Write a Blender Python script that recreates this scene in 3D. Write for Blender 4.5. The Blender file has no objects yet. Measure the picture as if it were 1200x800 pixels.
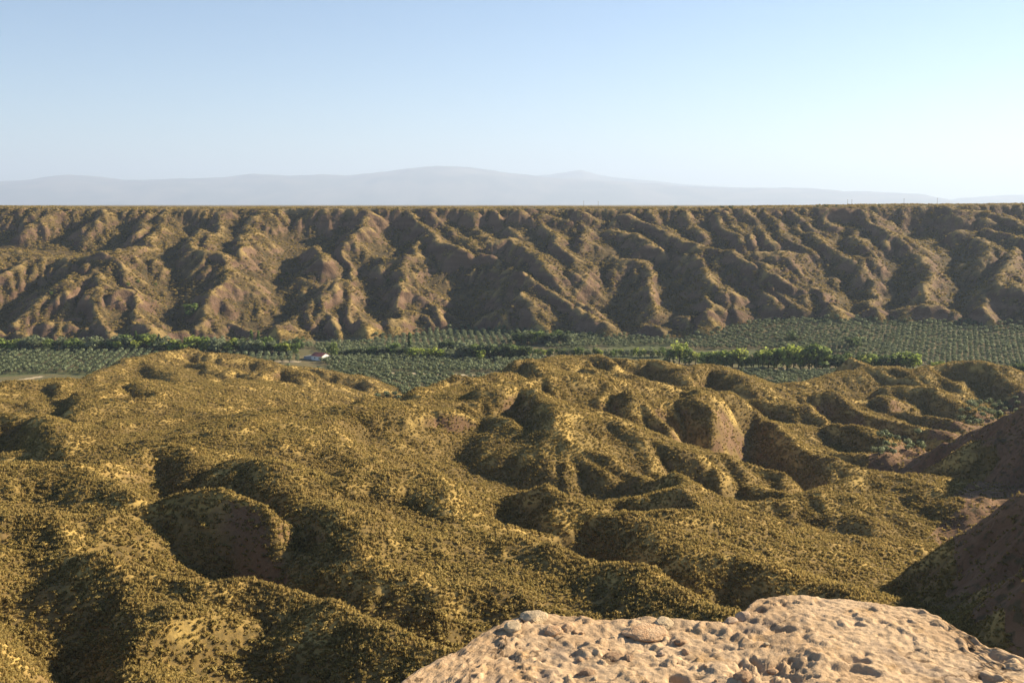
import bpy, math, random
import numpy as np

# ------------------------------------------------------------------ camera, sky, sun
sc = bpy.context.scene
C = sc.collection
F = 1200.0                                  # focal length in pixels of the 1200 px wide photograph
TH = math.atan2(160.0, 1200.0)              # the camera looks a little down: horizon at row 240
cam_d = bpy.data.cameras.new('camera'); cam = bpy.data.objects.new('camera', cam_d); C.objects.link(cam)
cam_d.sensor_width = 36.0; cam_d.lens = 36.0
cam_d.clip_start = 0.1; cam_d.clip_end = 200000.0
cam.location = (0, 0, 0); cam.rotation_euler = (math.pi/2 - TH, 0, 0)
sc.camera = cam

SUN_AZ = math.radians(65.0)                 # to the right of the viewing direction (+Y)
SUN_EL = math.radians(24.5)
world = bpy.data.worlds.new('World'); sc.world = world; world.use_nodes = True
wn = world.node_tree.nodes; wl = world.node_tree.links
sky = wn.new('ShaderNodeTexSky'); sky.sky_type = 'NISHITA'; sky.sun_disc = False
sky.sun_elevation = SUN_EL; sky.sun_rotation = SUN_AZ
sky.altitude = 900.0; sky.air_density = 1.0; sky.dust_density = 0.25; sky.ozone_density = 3.2
wl.new(sky.outputs[0], wn['Background'].inputs[0]); wn['Background'].inputs[1].default_value = 0.051
sun_d = bpy.data.lights.new('sun', 'SUN'); sun = bpy.data.objects.new('sun', sun_d); C.objects.link(sun)
sun_d.energy = 5.0; sun_d.angle = math.radians(0.53); sun_d.color = (1.0, 0.84, 0.60)
SD = (math.sin(SUN_AZ)*math.cos(SUN_EL), math.cos(SUN_AZ)*math.cos(SUN_EL), math.sin(SUN_EL))
from mathutils import Vector
sun.rotation_euler = Vector(SD).to_track_quat('Z', 'Y').to_euler()
vs = sc.view_settings
vs.view_transform = 'Standard'; vs.look = 'None'; vs.gamma = 1.0; vs.exposure = 1.58; vs.use_curve_mapping = False
cy = sc.cycles
cy.max_bounces = 5; cy.diffuse_bounces = 3; cy.glossy_bounces = 1; cy.transmission_bounces = 2; cy.volume_bounces = 0
cy.transparent_max_bounces = 6; cy.use_denoising = True; cy.volume_max_steps = 16

# ------------------------------------------------------------------ helpers
rng = np.random.default_rng(7)
random.seed(7)

def _perm(seed):
    r = np.random.default_rng(seed)
    a = r.random((256, 256)) * 2*np.pi
    return np.cos(a).astype(np.float32), np.sin(a).astype(np.float32)
_GX, _GY = _perm(3)
def perlin(x, y, seed=0):
    x = x + seed*17.37; y = y + seed*31.91
    xi = np.floor(x); yi = np.floor(y); fx = (x-xi).astype(np.float32); fy = (y-yi).astype(np.float32)
    xi = xi.astype(np.int64) & 255; yi = yi.astype(np.int64) & 255; x1 = (xi+1) & 255; y1 = (yi+1) & 255
    u = fx*fx*fx*(fx*(fx*6-15)+10); v = fy*fy*fy*(fy*(fy*6-15)+10)
    n00 = _GX[yi, xi]*fx + _GY[yi, xi]*fy; n10 = _GX[yi, x1]*(fx-1) + _GY[yi, x1]*fy
    n01 = _GX[y1, xi]*fx + _GY[y1, xi]*(fy-1); n11 = _GX[y1, x1]*(fx-1) + _GY[y1, x1]*(fy-1)
    a = n00 + u*(n10-n00); b = n01 + u*(n11-n01)
    return (a + v*(b-a))*1.5
def fbm(x, y, scale, octv=4, seed=0, gain=0.5):
    r = 0; a = 1.0; f = 1.0/scale
    for o in range(octv):
        r = r + a*perlin(x*f, y*f, seed+o*5); a *= gain; f *= 2.03
    return r
def ridged(x, y, scale, octv=3, seed=0):
    r = 0; a = 1.0; f = 1.0/scale
    for o in range(octv):
        r = r + a*(1-2*np.abs(perlin(x*f, y*f, seed+o*7))); a *= 0.5; f *= 2.1
    return r
def sstep(a, b, x):
    t = np.clip((x-a)/(b-a), 0, 1); return t*t*(3-2*t)
def smax(a, b, s):
    h = np.clip(0.5 + 0.5*(a-b)/s, 0, 1); return b + (a-b)*h + s*h*(1-h)
def smin(a, b, s): return -smax(-a, -b, s)

def ray(px, py):
    v = (400.0-py)/F; y = math.cos(TH) + v*math.sin(TH); z = -math.sin(TH) + v*math.cos(TH)
    return (px-600.0)/F/y, z/y                     # x and z per metre of depth
def topix(x, y, z):
    f = y*math.cos(TH) - z*math.sin(TH); u = y*math.sin(TH) + z*math.cos(TH)
    return 600 + F*x/f, 400 - F*u/f

# ------------------------------------------------------------------ the lie of the land
VZ = -142.0
def pxof(x, y): return 600 + F*0.99*x/np.maximum(y, 1.0)
def valley_z(x, y):
    return VZ + 15*sstep(880, 1120, y)*sstep(150, 330, x) + 5*sstep(1000, 1090, y)*sstep(-120, 20, x) + 4*sstep(830, 640, y)
_toe_px = [-200, 0, 150, 300, 430, 530, 600, 700, 800, 850, 900, 1000, 1100, 1200, 1400]
_toe_py = [409, 409, 409, 402, 398, 389, 390, 394, 398, 386, 378, 376, 379, 381, 383]
_toe_tx, _toe_y = [], []
for a, b in zip(_toe_px, _toe_py):
    tx, tz = ray(a, b); d = 1000.0
    for _ in range(30):
        d = float(valley_z(np.array(tx*d), np.array(d)))/tz
    _toe_tx.append(tx); _toe_y.append(d)
def toe(x, y): return np.interp(x/np.maximum(y, 1), _toe_tx, _toe_y)
def rim_z(x): return -4.5 + 4.5*sstep(150, 750, x) + 1.5*sstep(-500, -800, x)
RIM = 1430.0
def ramp(x, y):
    yt = toe(x, y); zt = valley_z(x, y); zr = rim_z(x)
    t = np.clip((y-yt)/(RIM-6-yt), 0, 1)
    fa = np.interp(t, [0, .25, .5, .70, .87, 1], [0, .31, .54, .65, .745, 1.0])
    fb = np.interp(t, [0, .25, .46, .70, .85, 1], [0, .36, .61, .70, .765, 1.0])
    wl_ = sstep(-200, -330, x)
    f = fa*(1-wl_) + fb*wl_
    return zt + (zr-zt)*f
def hill_base(d): return -(45.0 + 0.1*d)
def lower(tx, d): return 15.0*sstep(0.05, 0.25, tx)*sstep(620, 420, d)      # the hills sink towards the ravine on the right
def base_author(x, y):
    hb = hill_base(y)
    if y < 760: return hb
    if y < 900: return hb + (VZ-hb)*((y-760)/140.0)
    return float(ramp(np.array(float(x)), np.array(float(y))))
def unproj(px, py, h, zone):
    tx, tz = ray(px, py)
    if zone == 'hill':
        lo, hi = 60.0, 900.0
        for _ in range(40):
            m = (lo+hi)/2
            if tz*m > hill_base(m) - lower(tx, m) + h: lo = m
            else: hi = m
        return tx*lo, lo, tz*lo
    lo, hi = 900.0, 1429.0                          # escarpment: bisect against the ramp + h
    f = lambda d: tz*d - (base_author(tx*d, d) + h)
    if f(hi) > 0: return tx*hi, hi, tz*hi
    for _ in range(40):
        m = (lo+hi)/2
        if f(m) > 0: lo = m
        else: hi = m
    return tx*lo, lo, tz*lo

# ridge crests: (zone, height over the general surface, flank steepness, crest roundness, points seen in the photograph)
RG = []
def R(h, k, w, *pts, zone='hill', c=.14, r=0.0, g=0.0): RG.append((zone, h, k, w, pts, c, r, g))
def E(h, k, w, *pts): R(h, k, w, *pts, zone='esc', g=14.0 if h >= 12 else 11.0 if h >= 11 else 8.0 if h == 10 else 6.0 if h > 6 else 3.0)
def D(k, w, *pts, r=0.0, g=0.0): RG.append(('abs', 0, k, w, pts, 0, r, g))   # points with their own distance

# --- near hills, far row
R(14, .50, 5, (560,458),(600,453),(628,456),(645,472),(665,487),(685,500),(702,509), g=17)
R(10, .50, 4, (640,446),(655,450),(672,470),(690,490),(704,503), g=0)
R(11, .52, 4, (665,452),(690,459),(710,459),(725,470),(740,482),(762,498), g=8)
R(5, .50, 4, (697,482),(715,484),(740,491),(760,499), g=5)
R(12, .52, 4, (710,458),(750,460),(775,466),(800,480),(825,495),(842,506), g=14)
R(12, .52, 5, (780,464),(825,461),(870,462),(890,469),(905,475),(920,483),(935,500),(957,520),(984,541), g=17)
R(14, .50, 4, (690,432),(705,434),(730,437),(750,444),(770,456), g=10)
R(13, .45, 6, (735,424),(770,424),(790,432),(803,446), g=9)
R(13, .48, 5, (803,432),(830,427),(850,437),(875,453), g=9)
R(16, .42, 6, (622,430),(640,425),(660,419),(700,419),(720,421),(740,425), c=.2, r=6)
R(17, .55, 4, (600,424),(612,421),(626,428), g=9)
R(15, .30, 9, (600,452),(630,442),(660,438),(700,440),(740,445),(790,455), c=.12, r=8)
R(15, .60, 4, (428,474),(436,468),(455,466),(475,464),(495,452),(522,446),(560,443),(600,436), g=14)
R(10, .20, 10, (290,500),(332,486),(382,482),(412,484),(462,481),(500,473),(540,462),(570,456), c=.02, r=14)
R(7, .34, 9, (545,470),(580,490),(620,505),(660,508),(700,510),(735,512), c=.08, r=4)
# --- middle hills
R(6, .45, 6, (395,570),(425,562),(450,556),(480,552),(515,560),(527,573), c=.15, r=4)
R(5, .48, 5, (420,548),(437,541),(455,539),(474,549), g=5)
R(6, .45, 5, (470,524),(490,527),(507,532),(523,551), g=6)
R(8, .50, 5, (240,553),(270,541),(300,547),(318,553),(335,567),(350,588),(362,606), g=7)
R(7, .45, 6, (140,538),(175,526),(207,530),(226,550),(247,574), g=6)
R(8, .30, 9, (-40,464),(0,458),(40,447),(67,447),(95,456),(130,466), c=.1, r=6)
R(9, .42, 5, (44,449),(52,465),(62,487), g=6)
R(8, .42, 5, (72,449),(92,462),(96,475),(78,494), g=6)
D(.50, 6, (112,440,620),(142,422,680),(175,416,710),(217,410,735),(240,414,735),(270,417,738),(300,423,740),(335,431,740),(372,434,740),(400,439,740),(422,447,735), r=3, g=9)
D(.42, 5, (150,422,690),(172,426,675),(192,433,650),(214,448,600))
R(9, .48, 5, (118,458),(140,448),(160,445),(170,458), g=7)
D(.50, 4, (232,420,715),(245,434,670),(240,446,630))
D(.55, 4, (263,436,655),(275,430,662),(290,432,660),(299,447,640), g=9)
D(.55, 4, (308,436,668),(330,429,682),(348,436,675),(360,452,650), g=9)
D(.30, 10, (100,468,430),(150,458,470),(225,450,520),(300,447,590),(345,456,625),(385,471,660), r=8)
R(6, .24, 10, (90,515),(150,500),(230,490),(290,497), c=.05, r=14)
R(9, .55, 5, (-60,495),(0,487),(35,487),(60,501),(72,520), g=12)
R(7, .45, 6, (-60,556),(0,554),(25,554),(80,550),(100,555),(140,566),(164,582), c=.1, r=5)
R(6, .50, 5, (20,606),(45,603),(75,600),(105,616),(119,642), g=7)
R(7, .40, 6, (168,592),(190,582),(215,579),(260,580),(284,587), c=.1, r=4)
R(6, .50, 5, (212,582),(222,612),(235,645),(250,663),(272,684), g=4.5)
R(0, .34, 7, (284,590),(330,600),(370,612),(420,618), c=.05, r=8)
# --- near crests
D(.34, 8, (-140,630,180),(-70,695,152),(-25,755,134),(0,830,118), r=6)
D(.42, 6, (-80,590,212),(0,620,192),(32,635,184),(80,654,175),(125,662,170),(160,668,167),(200,676,165),(240,686,162),(275,681,164),(300,680,165),(325,687,163),(345,692,162),(372,707,157),(400,722,152),(430,737,147),(475,750,143),(525,760,140),(560,775,137),(600,800,132), r=3)
D(.50, 5, (158,668,166),(178,698,155),(187,735,142),(200,768,132),(240,810,122), g=12)
D(.48, 5, (358,672,174),(370,660,180),(387,657,181),(417,667,175),(437,682,169),(456,697,163),(466,718,157),(478,745,148), g=11)
D(.48, 4, (470,700,166),(500,706,163),(525,711,161),(541,735,152),(552,755,146), g=6)
D(.50, 4, (535,706,165),(565,700,168),(585,706,165),(605,722,160), g=6)
D(.34, 7, (540,622,210),(600,634,202),(637,640,198),(685,654,190),(730,666,183),(760,677,178),(785,690,172),(812,702,167),(850,715,161),(870,728,156),(900,745,150), r=5)
D(.48, 5, (650,606,232),(675,603,234),(705,602,234),(740,615,226),(775,635,216),(807,656,206),(840,666,200),(852,683,194),(868,708,184), g=10)
D(.42, 5, (603,592,240),(620,578,248),(637,573,250),(650,582,245))
D(.40, 6, (652,590,243),(672,582,247),(700,579,249),(732,591,242),(770,596,238))
R(8, .50, 5, (725,545),(745,538),(785,536),(800,549),(825,571),(852,582), g=11)
R(10, .55, 4, (690,508),(712,523),(727,537),(750,557),(774,587), g=7)
R(7, .45, 5, (575,515),(592,529),(622,547),(642,562),(664,580), g=9)
R(8, .55, 4, (640,515),(665,535),(700,555),(730,578), g=6)
R(7, .46, 5, (800,530),(825,547),(850,552),(878,565),(910,578), g=7)
R(6, .48, 5, (890,545),(905,545),(925,552),(940,566), g=5)
R(5, .50, 5, (920,545),(940,539),(958,538),(976,552),(998,561), g=8)
R(6, .34, 8, (850,588),(880,592),(920,585),(960,575),(1000,563),(1040,556),(1080,569),(1120,587),(1158,606), c=.15, r=5)
R(4, .42, 6, (930,590),(970,620),(1010,650),(1040,690))
R(3, .42, 6, (1020,570),(1050,600),(1080,640))
R(5, .42, 6, (850,600),(880,640),(930,680),(970,715))
R(4, .45, 5, (830,610),(845,640),(880,660),(905,690))
# --- right rows
D(.50, 4, (905,474,505),(930,477,500),(982,476,500),(992,490,480),(1018,514,455), g=8)
D(.45, 5, (930,484,480),(945,490,470),(970,505,455),(1000,525,440),(1036,544,430), g=6)
D(.52, 5, (960,462,560),(982,459,560),(1015,462,555),(1024,471,545),(1050,476,535),(1075,487,525),(1094,503,515), g=14)
D(.48, 4, (1040,464,575),(1062,476,560),(1082,486,548),(1100,487,545),(1111,496,540), g=7)
D(.48, 4, (1045,455,602),(1065,454,602),(1090,455,600),(1112,471,580),(1121,484,570), g=8)
D(.48, 5, (1075,439,640),(1090,432,650),(1145,424,650),(1162,432,640),(1180,450,620),(1200,461,600),(1220,470,590), r=3, g=9)
D(.42, 6, (880,458,600),(925,452,620),(970,444,640),(1012,430,660),(1040,431,655),(1075,433,650),(1110,436,645), r=4)
D(.70, 3, (985,432,690),(1000,421,690),(1012,426,685), g=6)
# --- spurs of the near plateau, in the shade on the right
D(.75, 4, (1040,552,440),(1100,527,425),(1125,511,412),(1150,501,402),(1175,490,395),(1200,480,388),(1290,430,360),(1480,330,330))
D(.75, 4, (1100,545,385),(1135,520,380),(1182,512,372),(1205,505,368),(1290,455,350))
D(.80, 4, (1052,699,236),(1075,673,230),(1112,650,222),(1132,627,216),(1175,605,209),(1200,592,204),(1300,530,190),(1480,380,180))
D(.70, 3, (1105,690,214),(1150,650,205),(1200,625,196))
D(.85, 3, (1112,734,200),(1120,725,196),(1128,719,193),(1137,721,190),(1172,691,177),(1188,684,171),(1200,677,165),(1300,610,150),(1500,440,140))
# --- the escarpment across the valley
E(13, .60, 5, (492,262),(512,282),(545,290),(557,296),(577,307),(600,314),(632,327),(657,347),(677,366),(700,377),(720,391))
E(12, .60, 5, (577,283),(597,279),(625,292),(640,310),(660,325),(682,342))
E(12, .60, 5, (612,246),(632,262),(657,289),(675,296),(692,317),(712,337),(722,346))
E(10, .60, 5, (632,250),(665,257),(685,265),(684,280),(697,296),(714,306))
E(14, .60, 5, (712,303),(725,295),(740,297),(755,315),(775,317),(792,332),(807,345),(825,362),(848,382))
E(11, .70, 4, (712,312),(728,310),(740,325),(746,340),(756,347))
E(9, .70, 4, (742,352),(738,365),(750,378),(770,382))
E(9, .60, 5, (712,270),(722,271),(740,275),(757,286))
E(12, .55, 6, (732,250),(755,262),(785,275),(815,285),(840,292),(860,302),(878,309),(902,321))
E(12, .70, 4, (803,293),(815,312),(830,327),(847,337))
E(13, .60, 5, (875,308),(890,320),(896,332),(906,346))
E(9, .60, 5, (843,358),(860,356),(882,374))
E(7, .55, 5, (758,391),(775,384),(797,398))
for a in ([(840,248),(847,267),(866,281)], [(852,247),(861,262),(878,281)], [(870,245),(886,267),(902,281)],
          [(895,247),(915,270),(941,291)], [(912,245),(932,262),(955,280),(977,291)], [(930,246),(956,268)],
          [(764,245),(776,262),(786,272)], [(800,246),(808,262),(822,274)], [(510,248),(525,264),(548,281),(566,298)],
          [(548,247),(556,267),(570,280)], [(485,248),(490,275),(486,296)], [(580,246),(592,262),(604,276)],
          [(680,246),(700,256),(716,264)], [(60,246),(48,258),(30,268)], [(120,246),(112,258),(100,268)],
          [(175,246),(168,258),(160,272)], [(195,246),(188,262),(178,276)], [(262,247),(255,262),(246,282)],
          [(300,247),(290,265),(284,288)], [(230,270),(222,282),(218,290)]):
    E(6, .60, 4, *a)
E(13, .55, 6, (975,244),(1000,245),(1007,257),(1032,267),(1050,280),(1085,292),(1107,299),(1125,312),(1150,312),(1165,322),(1192,333),(1215,345))
E(10, .60, 5, (1002,260),(1004,273),(1020,282),(1042,293))
E(10, .28, 8, (890,296),(950,294),(1000,297),(1075,297))
E(13, .75, 6, (885,294),(900,297),(935,305),(957,317),(972,334),(976,352))
E(11, .75, 5, (937,300),(965,300),(977,312),(978,332))
E(13, .70, 6, (980,305),(1007,305),(1032,320),(1036,335),(1030,355),(1036,378))
E(11, .60, 5, (898,316),(925,330),(947,342),(965,352),(988,373))
E(8, .60, 5, (896,330),(925,355),(944,373))
E(11, .75, 5, (1074,326),(1087,320),(1100,335),(1092,350),(1064,362),(1073,383))
E(11, .75, 5, (1110,325),(1142,330),(1141,347),(1163,376))
E(6, .80, 4, (1100,361),(1107,362),(1108,376))
E(10, .70, 5, (1170,334),(1187,340),(1200,350),(1212,372))
E(13, .55, 6, (1128,267),(1150,268),(1175,272),(1200,280),(1230,290))
E(11, .45, 6, (1120,245),(1165,250),(1200,266),(1240,280))
E(9, .70, 4, (1152,270),(1151,289),(1140,306))
E(9, .70, 4, (1190,278),(1180,300),(1166,318))
E(14, .75, 4, (424,247),(421,254),(410,274),(413,286),(438,297))
E(14, .62, 5, (430,296),(450,296),(470,295),(490,305),(507,317),(525,325),(550,329),(575,333),(600,341),(620,352),(637,370),(662,391))
E(11, .62, 5, (443,312),(440,325),(460,342),(456,370),(461,390))
E(10, .62, 5, (462,312),(473,323),(487,347),(506,379))
E(10, .60, 5, (495,325),(524,335),(520,350),(510,366))
E(9, .60, 5, (572,334),(586,362),(602,381))
E(8, .60, 5, (556,381),(570,370),(598,381))
E(12, .65, 5, (324,392),(332,361),(367,338),(397,322),(415,327),(421,342),(415,355),(437,391))
E(9, .65, 4, (379,336),(380,350),(384,372),(397,395))
E(7, .65, 4, (364,342),(360,360),(360,382))
E(10, .75, 4, (356,286),(361,282),(364,292))
E(11, .75, 5, (143,298),(175,295),(192,304),(193,323))
E(9, .65, 5, (82,296),(120,296),(137,305),(162,326))
E(10, .60, 5, (40,327),(75,300),(96,319))
E(11, .62, 5, (84,331),(107,317),(120,330),(108,345),(110,365),(127,387))
E(11, .65, 5, (132,340),(152,340),(165,355),(170,370),(182,402))
E(9, .62, 4, (48,378),(75,377),(112,385),(152,403))
E(7, .65, 4, (10,406),(25,386),(45,379),(63,391))
E(10, .62, 5, (-30,330),(0,317),(35,295),(54,292))
E(9, .62, 4, (18,350),(45,322),(60,310))
E(10, .62, 5, (-20,385),(0,378),(32,352),(77,334))
E(12, .62, 6, (213,346),(232,327),(257,312),(275,302),(300,310),(320,312),(326,331),(346,348))
E(9, .70, 4, (257,318),(260,335),(277,350),(281,368))
E(9, .70, 4, (217,345),(215,362),(211,383))
E(6, .70, 4, (234,350),(233,366),(236,384))
E(9, .80, 4, (300,312),(294,335),(283,366))
E(4, .28, 8, (120,296),(190,286),(225,292),(262,298))

RAV = [(1150,850,140,-68),(1110,780,175,-75),(1085,735,208,-85),(1062,690,243,-95),(1090,655,290,-102),(1115,635,320,-106),(1140,610,370,-110),
       (1100,585,400,-113),(1040,565,415,-114),(1010,556,430,-115),(1060,522,490,-118),(1110,505,540,-121),(1160,488,600,-126),(1230,462,720,-136)]
RAVP = [(ray(a, b)[0]*d, d, z) for a, b, d, z in RAV]

def seg_eval(X, Y, P, fun):
    """best value over the segments of polyline P; fun(dist, dirx, diry, z)"""
    best = None
    for (x0,y0,z0), (x1,y1,z1) in zip(P[:-1], P[1:]):
        dx, dy = x1-x0, y1-y0; L = max(dx*dx+dy*dy, 1e-6)
        t = np.clip(((X-x0)*dx+(Y-y0)*dy)/L, 0, 1)
        ex = X-(x0+t*dx); ey = Y-(y0+t*dy); di = np.sqrt(ex*ex+ey*ey)+1e-6
        v = fun(di, ex/di, ey/di, z0+t*(z1-z0))
        best = v if best is None else np.maximum(best, v)
    return best

SUNP = (math.sin(SUN_AZ), math.cos(SUN_AZ))
def carve(X, Y, P, g, k1=.95, k2=.24):
    out = np.full(X.shape, 1e9); n = len(P)-1
    best = np.full(X.shape, 1e9)
    for i, ((x0,y0,z0), (x1,y1,z1)) in enumerate(zip(P[:-1], P[1:])):
        dx, dy = x1-x0, y1-y0; L = math.hypot(dx, dy)+1e-6
        tt = ((X-x0)*dx+(Y-y0)*dy)/L; t = np.clip(tt/L, 0, 1)
        ex = X-(x0+t*dx); ey = Y-(y0+t*dy); di = np.sqrt(ex*ex+ey*ey)+1e-6
        over = np.zeros_like(X); tail = np.zeros_like(X)
        if i == 0: over = np.maximum(over, -tt)
        if i == n-1: tail = np.maximum(tail, tt-L)
        d0 = g/k1; dep = np.where(di < d0, k1*(np.sqrt(di*di+4)-2), g-k2*(di-d0))
        dep = np.where(di < d0, dep, dep-k1*(2.0-4.0/(2*d0)))
        wg = sstep(-.12, .42, -(.75*ex+.66*ey)/di)
        v = z0+t*(z1-z0)-dep*wg+.7*over+.15*tail+(1-wg)*.6*di + .03*np.maximum(di-3.0*g, 0)**2
        near = di < best; out = np.where(near, v, out); best = np.minimum(best, di)
    return out

RIDGES = []
for zone, h, k, w, pts, c, r, g in RG:
    if zone == 'abs': P = [(ray(a, b)[0]*d, d, ray(a, b)[1]*d) for a, b, d in pts]
    elif zone == 'hill':
        p0 = min(pts, key=lambda p: p[1]); d0 = unproj(p0[0], p0[1], h, zone)[1]
        P = [unproj(a, b, h - c*(b-p0[1])*d0/380.0, zone) for a, b in pts]   # spurs run down from their highest point
    else: P = [unproj(a, b, h, zone) for a, b in pts]
    RIDGES.append((zone, k, w, P, r, g))

DRAINS = [[(ray(a, b)[0]*d, d, z_) for a, b, d, z_ in q] for q in (
    [(600,615,218,-71),(690,640,209,-74),(760,660,201,-77),(830,690,191,-80),(880,715,184,-83)],
    [(735,560,322,-83),(785,592,305,-86),(850,606,300,-88),(930,630,285,-91),(985,648,274,-92)],
    [(170,640,207,-68),(235,672,190,-70),(300,678,184,-70),(345,690,172,-71),(400,712,162,-72),(470,742,154,-73),(540,752,150,-75),(600,745,152,-77)])]
RAVINES = [[unproj(a, b, h, 'esc') for a, b, h in q] for q in (
    [(196,292,-6),(200,318,-14),(192,340,-18),(205,365,-20),(206,398,-14)], [(338,270,-8),(345,300,-16),(325,345,-20),(338,368,-20),(308,396,-12)],
    [(60,310,-8),(36,345,-16),(10,370,-16),(-20,400,-12)], [(426,320,-10),(436,350,-16),(448,385,-12)], [(520,345,-8),(535,370,-14),(545,384,-8)],
    [(705,320,-12),(720,352,-20),(716,374,-18),(735,394,-10)], [(778,322,-12),(788,350,-18),(800,378,-12)], [(985,330,-12),(990,350,-16),(1000,372,-10)],
    [(1052,318,-12),(1050,345,-18),(1048,372,-12)], [(1120,300,-12),(1112,318,-16),(1126,345,-14),(1118,372,-8)])]
def is_long(zone, k, P, g, r): return zone != 'esc' and not g and r >= 3 and P[0][1] < 420
ORDERED = sorted(RIDGES, key=lambda q: -np.mean([p[1] for p in q[3]]) + (25 if is_long(q[0], q[1], q[3], q[5], q[4]) else 0))
def terrain(X, Y):
    """height, and how far the point belongs to the hills / escarpment (0..1 each)"""
    far = sstep(900, 1000, Y)
    wx = 4.5*fbm(X, Y, 34, 3, 11)*(1-far) + far*9*fbm(X, Y, 60, 3, 21)
    wy = 4.5*fbm(X, Y, 34, 3, 51)*(1-far) + far*9*fbm(X, Y, 60, 3, 61)
    near = np.clip(Y/520.0, .12, 1)
    Xw = X + wx*near; Yw = Y + wy*near
    vz = valley_z(X, Y)
    # ground between the ridges
    fl = hill_base(Y) - lower(X/Y, Y) - 7 + 4*fbm(X, Y, 80, 3, 5)
    fl = np.where(Y < 60, fl + (60-np.minimum(Y, 60))*0.75, fl)
    fl = fl + (vz-fl)*sstep(455, 655, Y)
    rv = seg_eval(X, Y, RAVP, lambda d, ex, ey, z: -(z + 0.34*np.maximum(d-8, 0)))
    fl = smin(fl, -rv, 6)
    rp = ramp(Xw, Y + 0.4*wy)
    ero = fbm(X, Y, 95, 4, 71)
    er = sstep(RIM-2, RIM-70, Y)
    low = rp - (12*sstep(0, 40, Y-toe(X, Y)) - 7*ero*sstep(0, 60, Y-toe(X, Y)))*er
    z = np.where(Y > 930, low, fl)
    floor0 = np.where(Y > 930, vz, fl)
    z = z.astype(np.float64)
    for zone, k, w, P, r, g in ORDERED:
        a = np.array(P); reach = 150 if zone != 'esc' else 70
        m = (Xw > a[:,0].min()-reach) & (Xw < a[:,0].max()+reach) & (Yw > a[:,1].min()-reach) & (Yw < a[:,1].max()+reach)
        if zone == 'hill': m &= Y < 930
        if not m.any(): continue
        def fun(d, ex, ey, zz, k=k, w=w, r=r):
            dot = ex*SUNP[0]+ey*SUNP[1]
            return zz - k*1.22*(1+(2.5 if k < .31 else .3)*np.maximum(ey, 0))*(1-0.44*dot)*(np.sqrt(np.maximum(d-r, 0)**2+w*w)-w) - .1*np.minimum(d, r) - .012*np.maximum(d-45, 0)**2
        v = seg_eval(Xw[m], Yw[m], P, fun)
        if zone == 'esc': v = v - .5*np.maximum(toe(X[m], Y[m])+10-Y[m], 0)
        z[m] = smax(v, z[m], 2.2 if zone != 'esc' else 3.0)
    # connected gullies that drain the hills towards the ravine
    for P in DRAINS:
        a = np.array(P); m = (Xw > a[:,0].min()-30) & (Xw < a[:,0].max()+30) & (Yw > a[:,1].min()-30) & (Yw < a[:,1].max()+30) & (Y < 930)
        z[m] = smin(z[m], -seg_eval(Xw[m], Yw[m], P, lambda d, ex, ey, zz: -(zz + .5*(np.sqrt(d*d+9)-3) + .02*np.maximum(d-14, 0)**2)), 2.5)
    # from far to near: hollows cut into the shaded side of a crest (steep wall, floor, gentle far side);
    # the long crests stand again in front of the hollows behind them
    for zone, k, w, P, r, g in ORDERED:
        a = np.array(P)
        if is_long(zone, k, P, g, r):
            reach = 90; m = (Xw > a[:,0].min()-reach) & (Xw < a[:,0].max()+reach) & (Yw > a[:,1].min()-reach) & (Yw < a[:,1].max()+reach) & (Y < 930)
            v = seg_eval(Xw[m], Yw[m], P, lambda d, ex, ey, zz: zz - k*1.1*(1+2.6*np.maximum(ey, 0)+1.6*np.maximum(ex, 0))*(np.sqrt(d*d+9)-3) - .02*np.maximum(d-18, 0)**2)
            z[m] = smax(v, z[m], 2.0)
        if not g: continue
        reach = 4.6*g
        m = (Xw > a[:,0].min()-reach) & (Xw < a[:,0].max()+reach) & (Yw > a[:,1].min()-reach) & (Yw < a[:,1].max()+reach)
        m &= (Y > toe(X, Y)+8) if zone == 'esc' else (Y < 930)
        if m.any(): z[m] = smin(z[m], carve(Xw[m], Yw[m], P, g if zone == 'esc' else 1.2*g, .95, .24 if a[:,1].mean() > 300 else .5), 1.6)
    # main ravines of the escarpment
    for P in RAVINES:
        a = np.array(P); m = (Xw > a[:,0].min()-60) & (Xw < a[:,0].max()+60) & (Yw > a[:,1].min()-60) & (Yw < a[:,1].max()+60) & (Y > toe(X, Y)+2)
        z[m] = smin(z[m], -seg_eval(Xw[m], Yw[m], P, lambda d, ex, ey, zz: -(zz + .62*(np.sqrt(d*d+16)-4))), 3.0)
    # the plateau beyond the rim caps everything
    pl = rim_z(X) + 1.1*fbm(X, Y, 60, 3, 33) + .9*fbm(X, Y, 300, 2, 37)
    z = np.where(Y > 930, smin(z, pl, 3.0), z)
    z = np.where(Y >= RIM, pl*sstep(RIM-1, RIM+30, Y) + z*(1-sstep(RIM-1, RIM+30, Y)), z)
    rise = z - np.where(Y > 930, vz, fl)
    hillness = sstep(0.3, 4, z-vz)
    # rills and small relief
    amp = sstep(1.0, 8.0, np.where(Y > 930, z-vz, 8+0*z))*(1-0.9*sstep(RIM-25, RIM, Y))
    flat = sstep(2.0, 0.4, z-vz)*sstep(520, 640, Y)
    det = 0.9*fbm(X, Y, 16, 4, 81) + 0.9*ridged(X, Y, 24, 2, 91)
    det_far = 1.5*ridged(X, Y, 34, 3, 101) + 1.5*fbm(X, Y, 18, 3, 111)
    spur = sstep(2, 18, X-np.interp(Y, [p[1] for p in RAVP], [p[0] for p in RAVP]))*sstep(60, 90, Y)*sstep(520, 440, Y)
    det = det + spur*(2.0*ridged(X, Y, 17, 3, 421) - 1.2 + 1.2*fbm(X, Y, 8, 3, 431))
    z = z + np.where(Y > 930, det_far, det)*amp*(1-flat)
    return z, hillness

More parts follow.
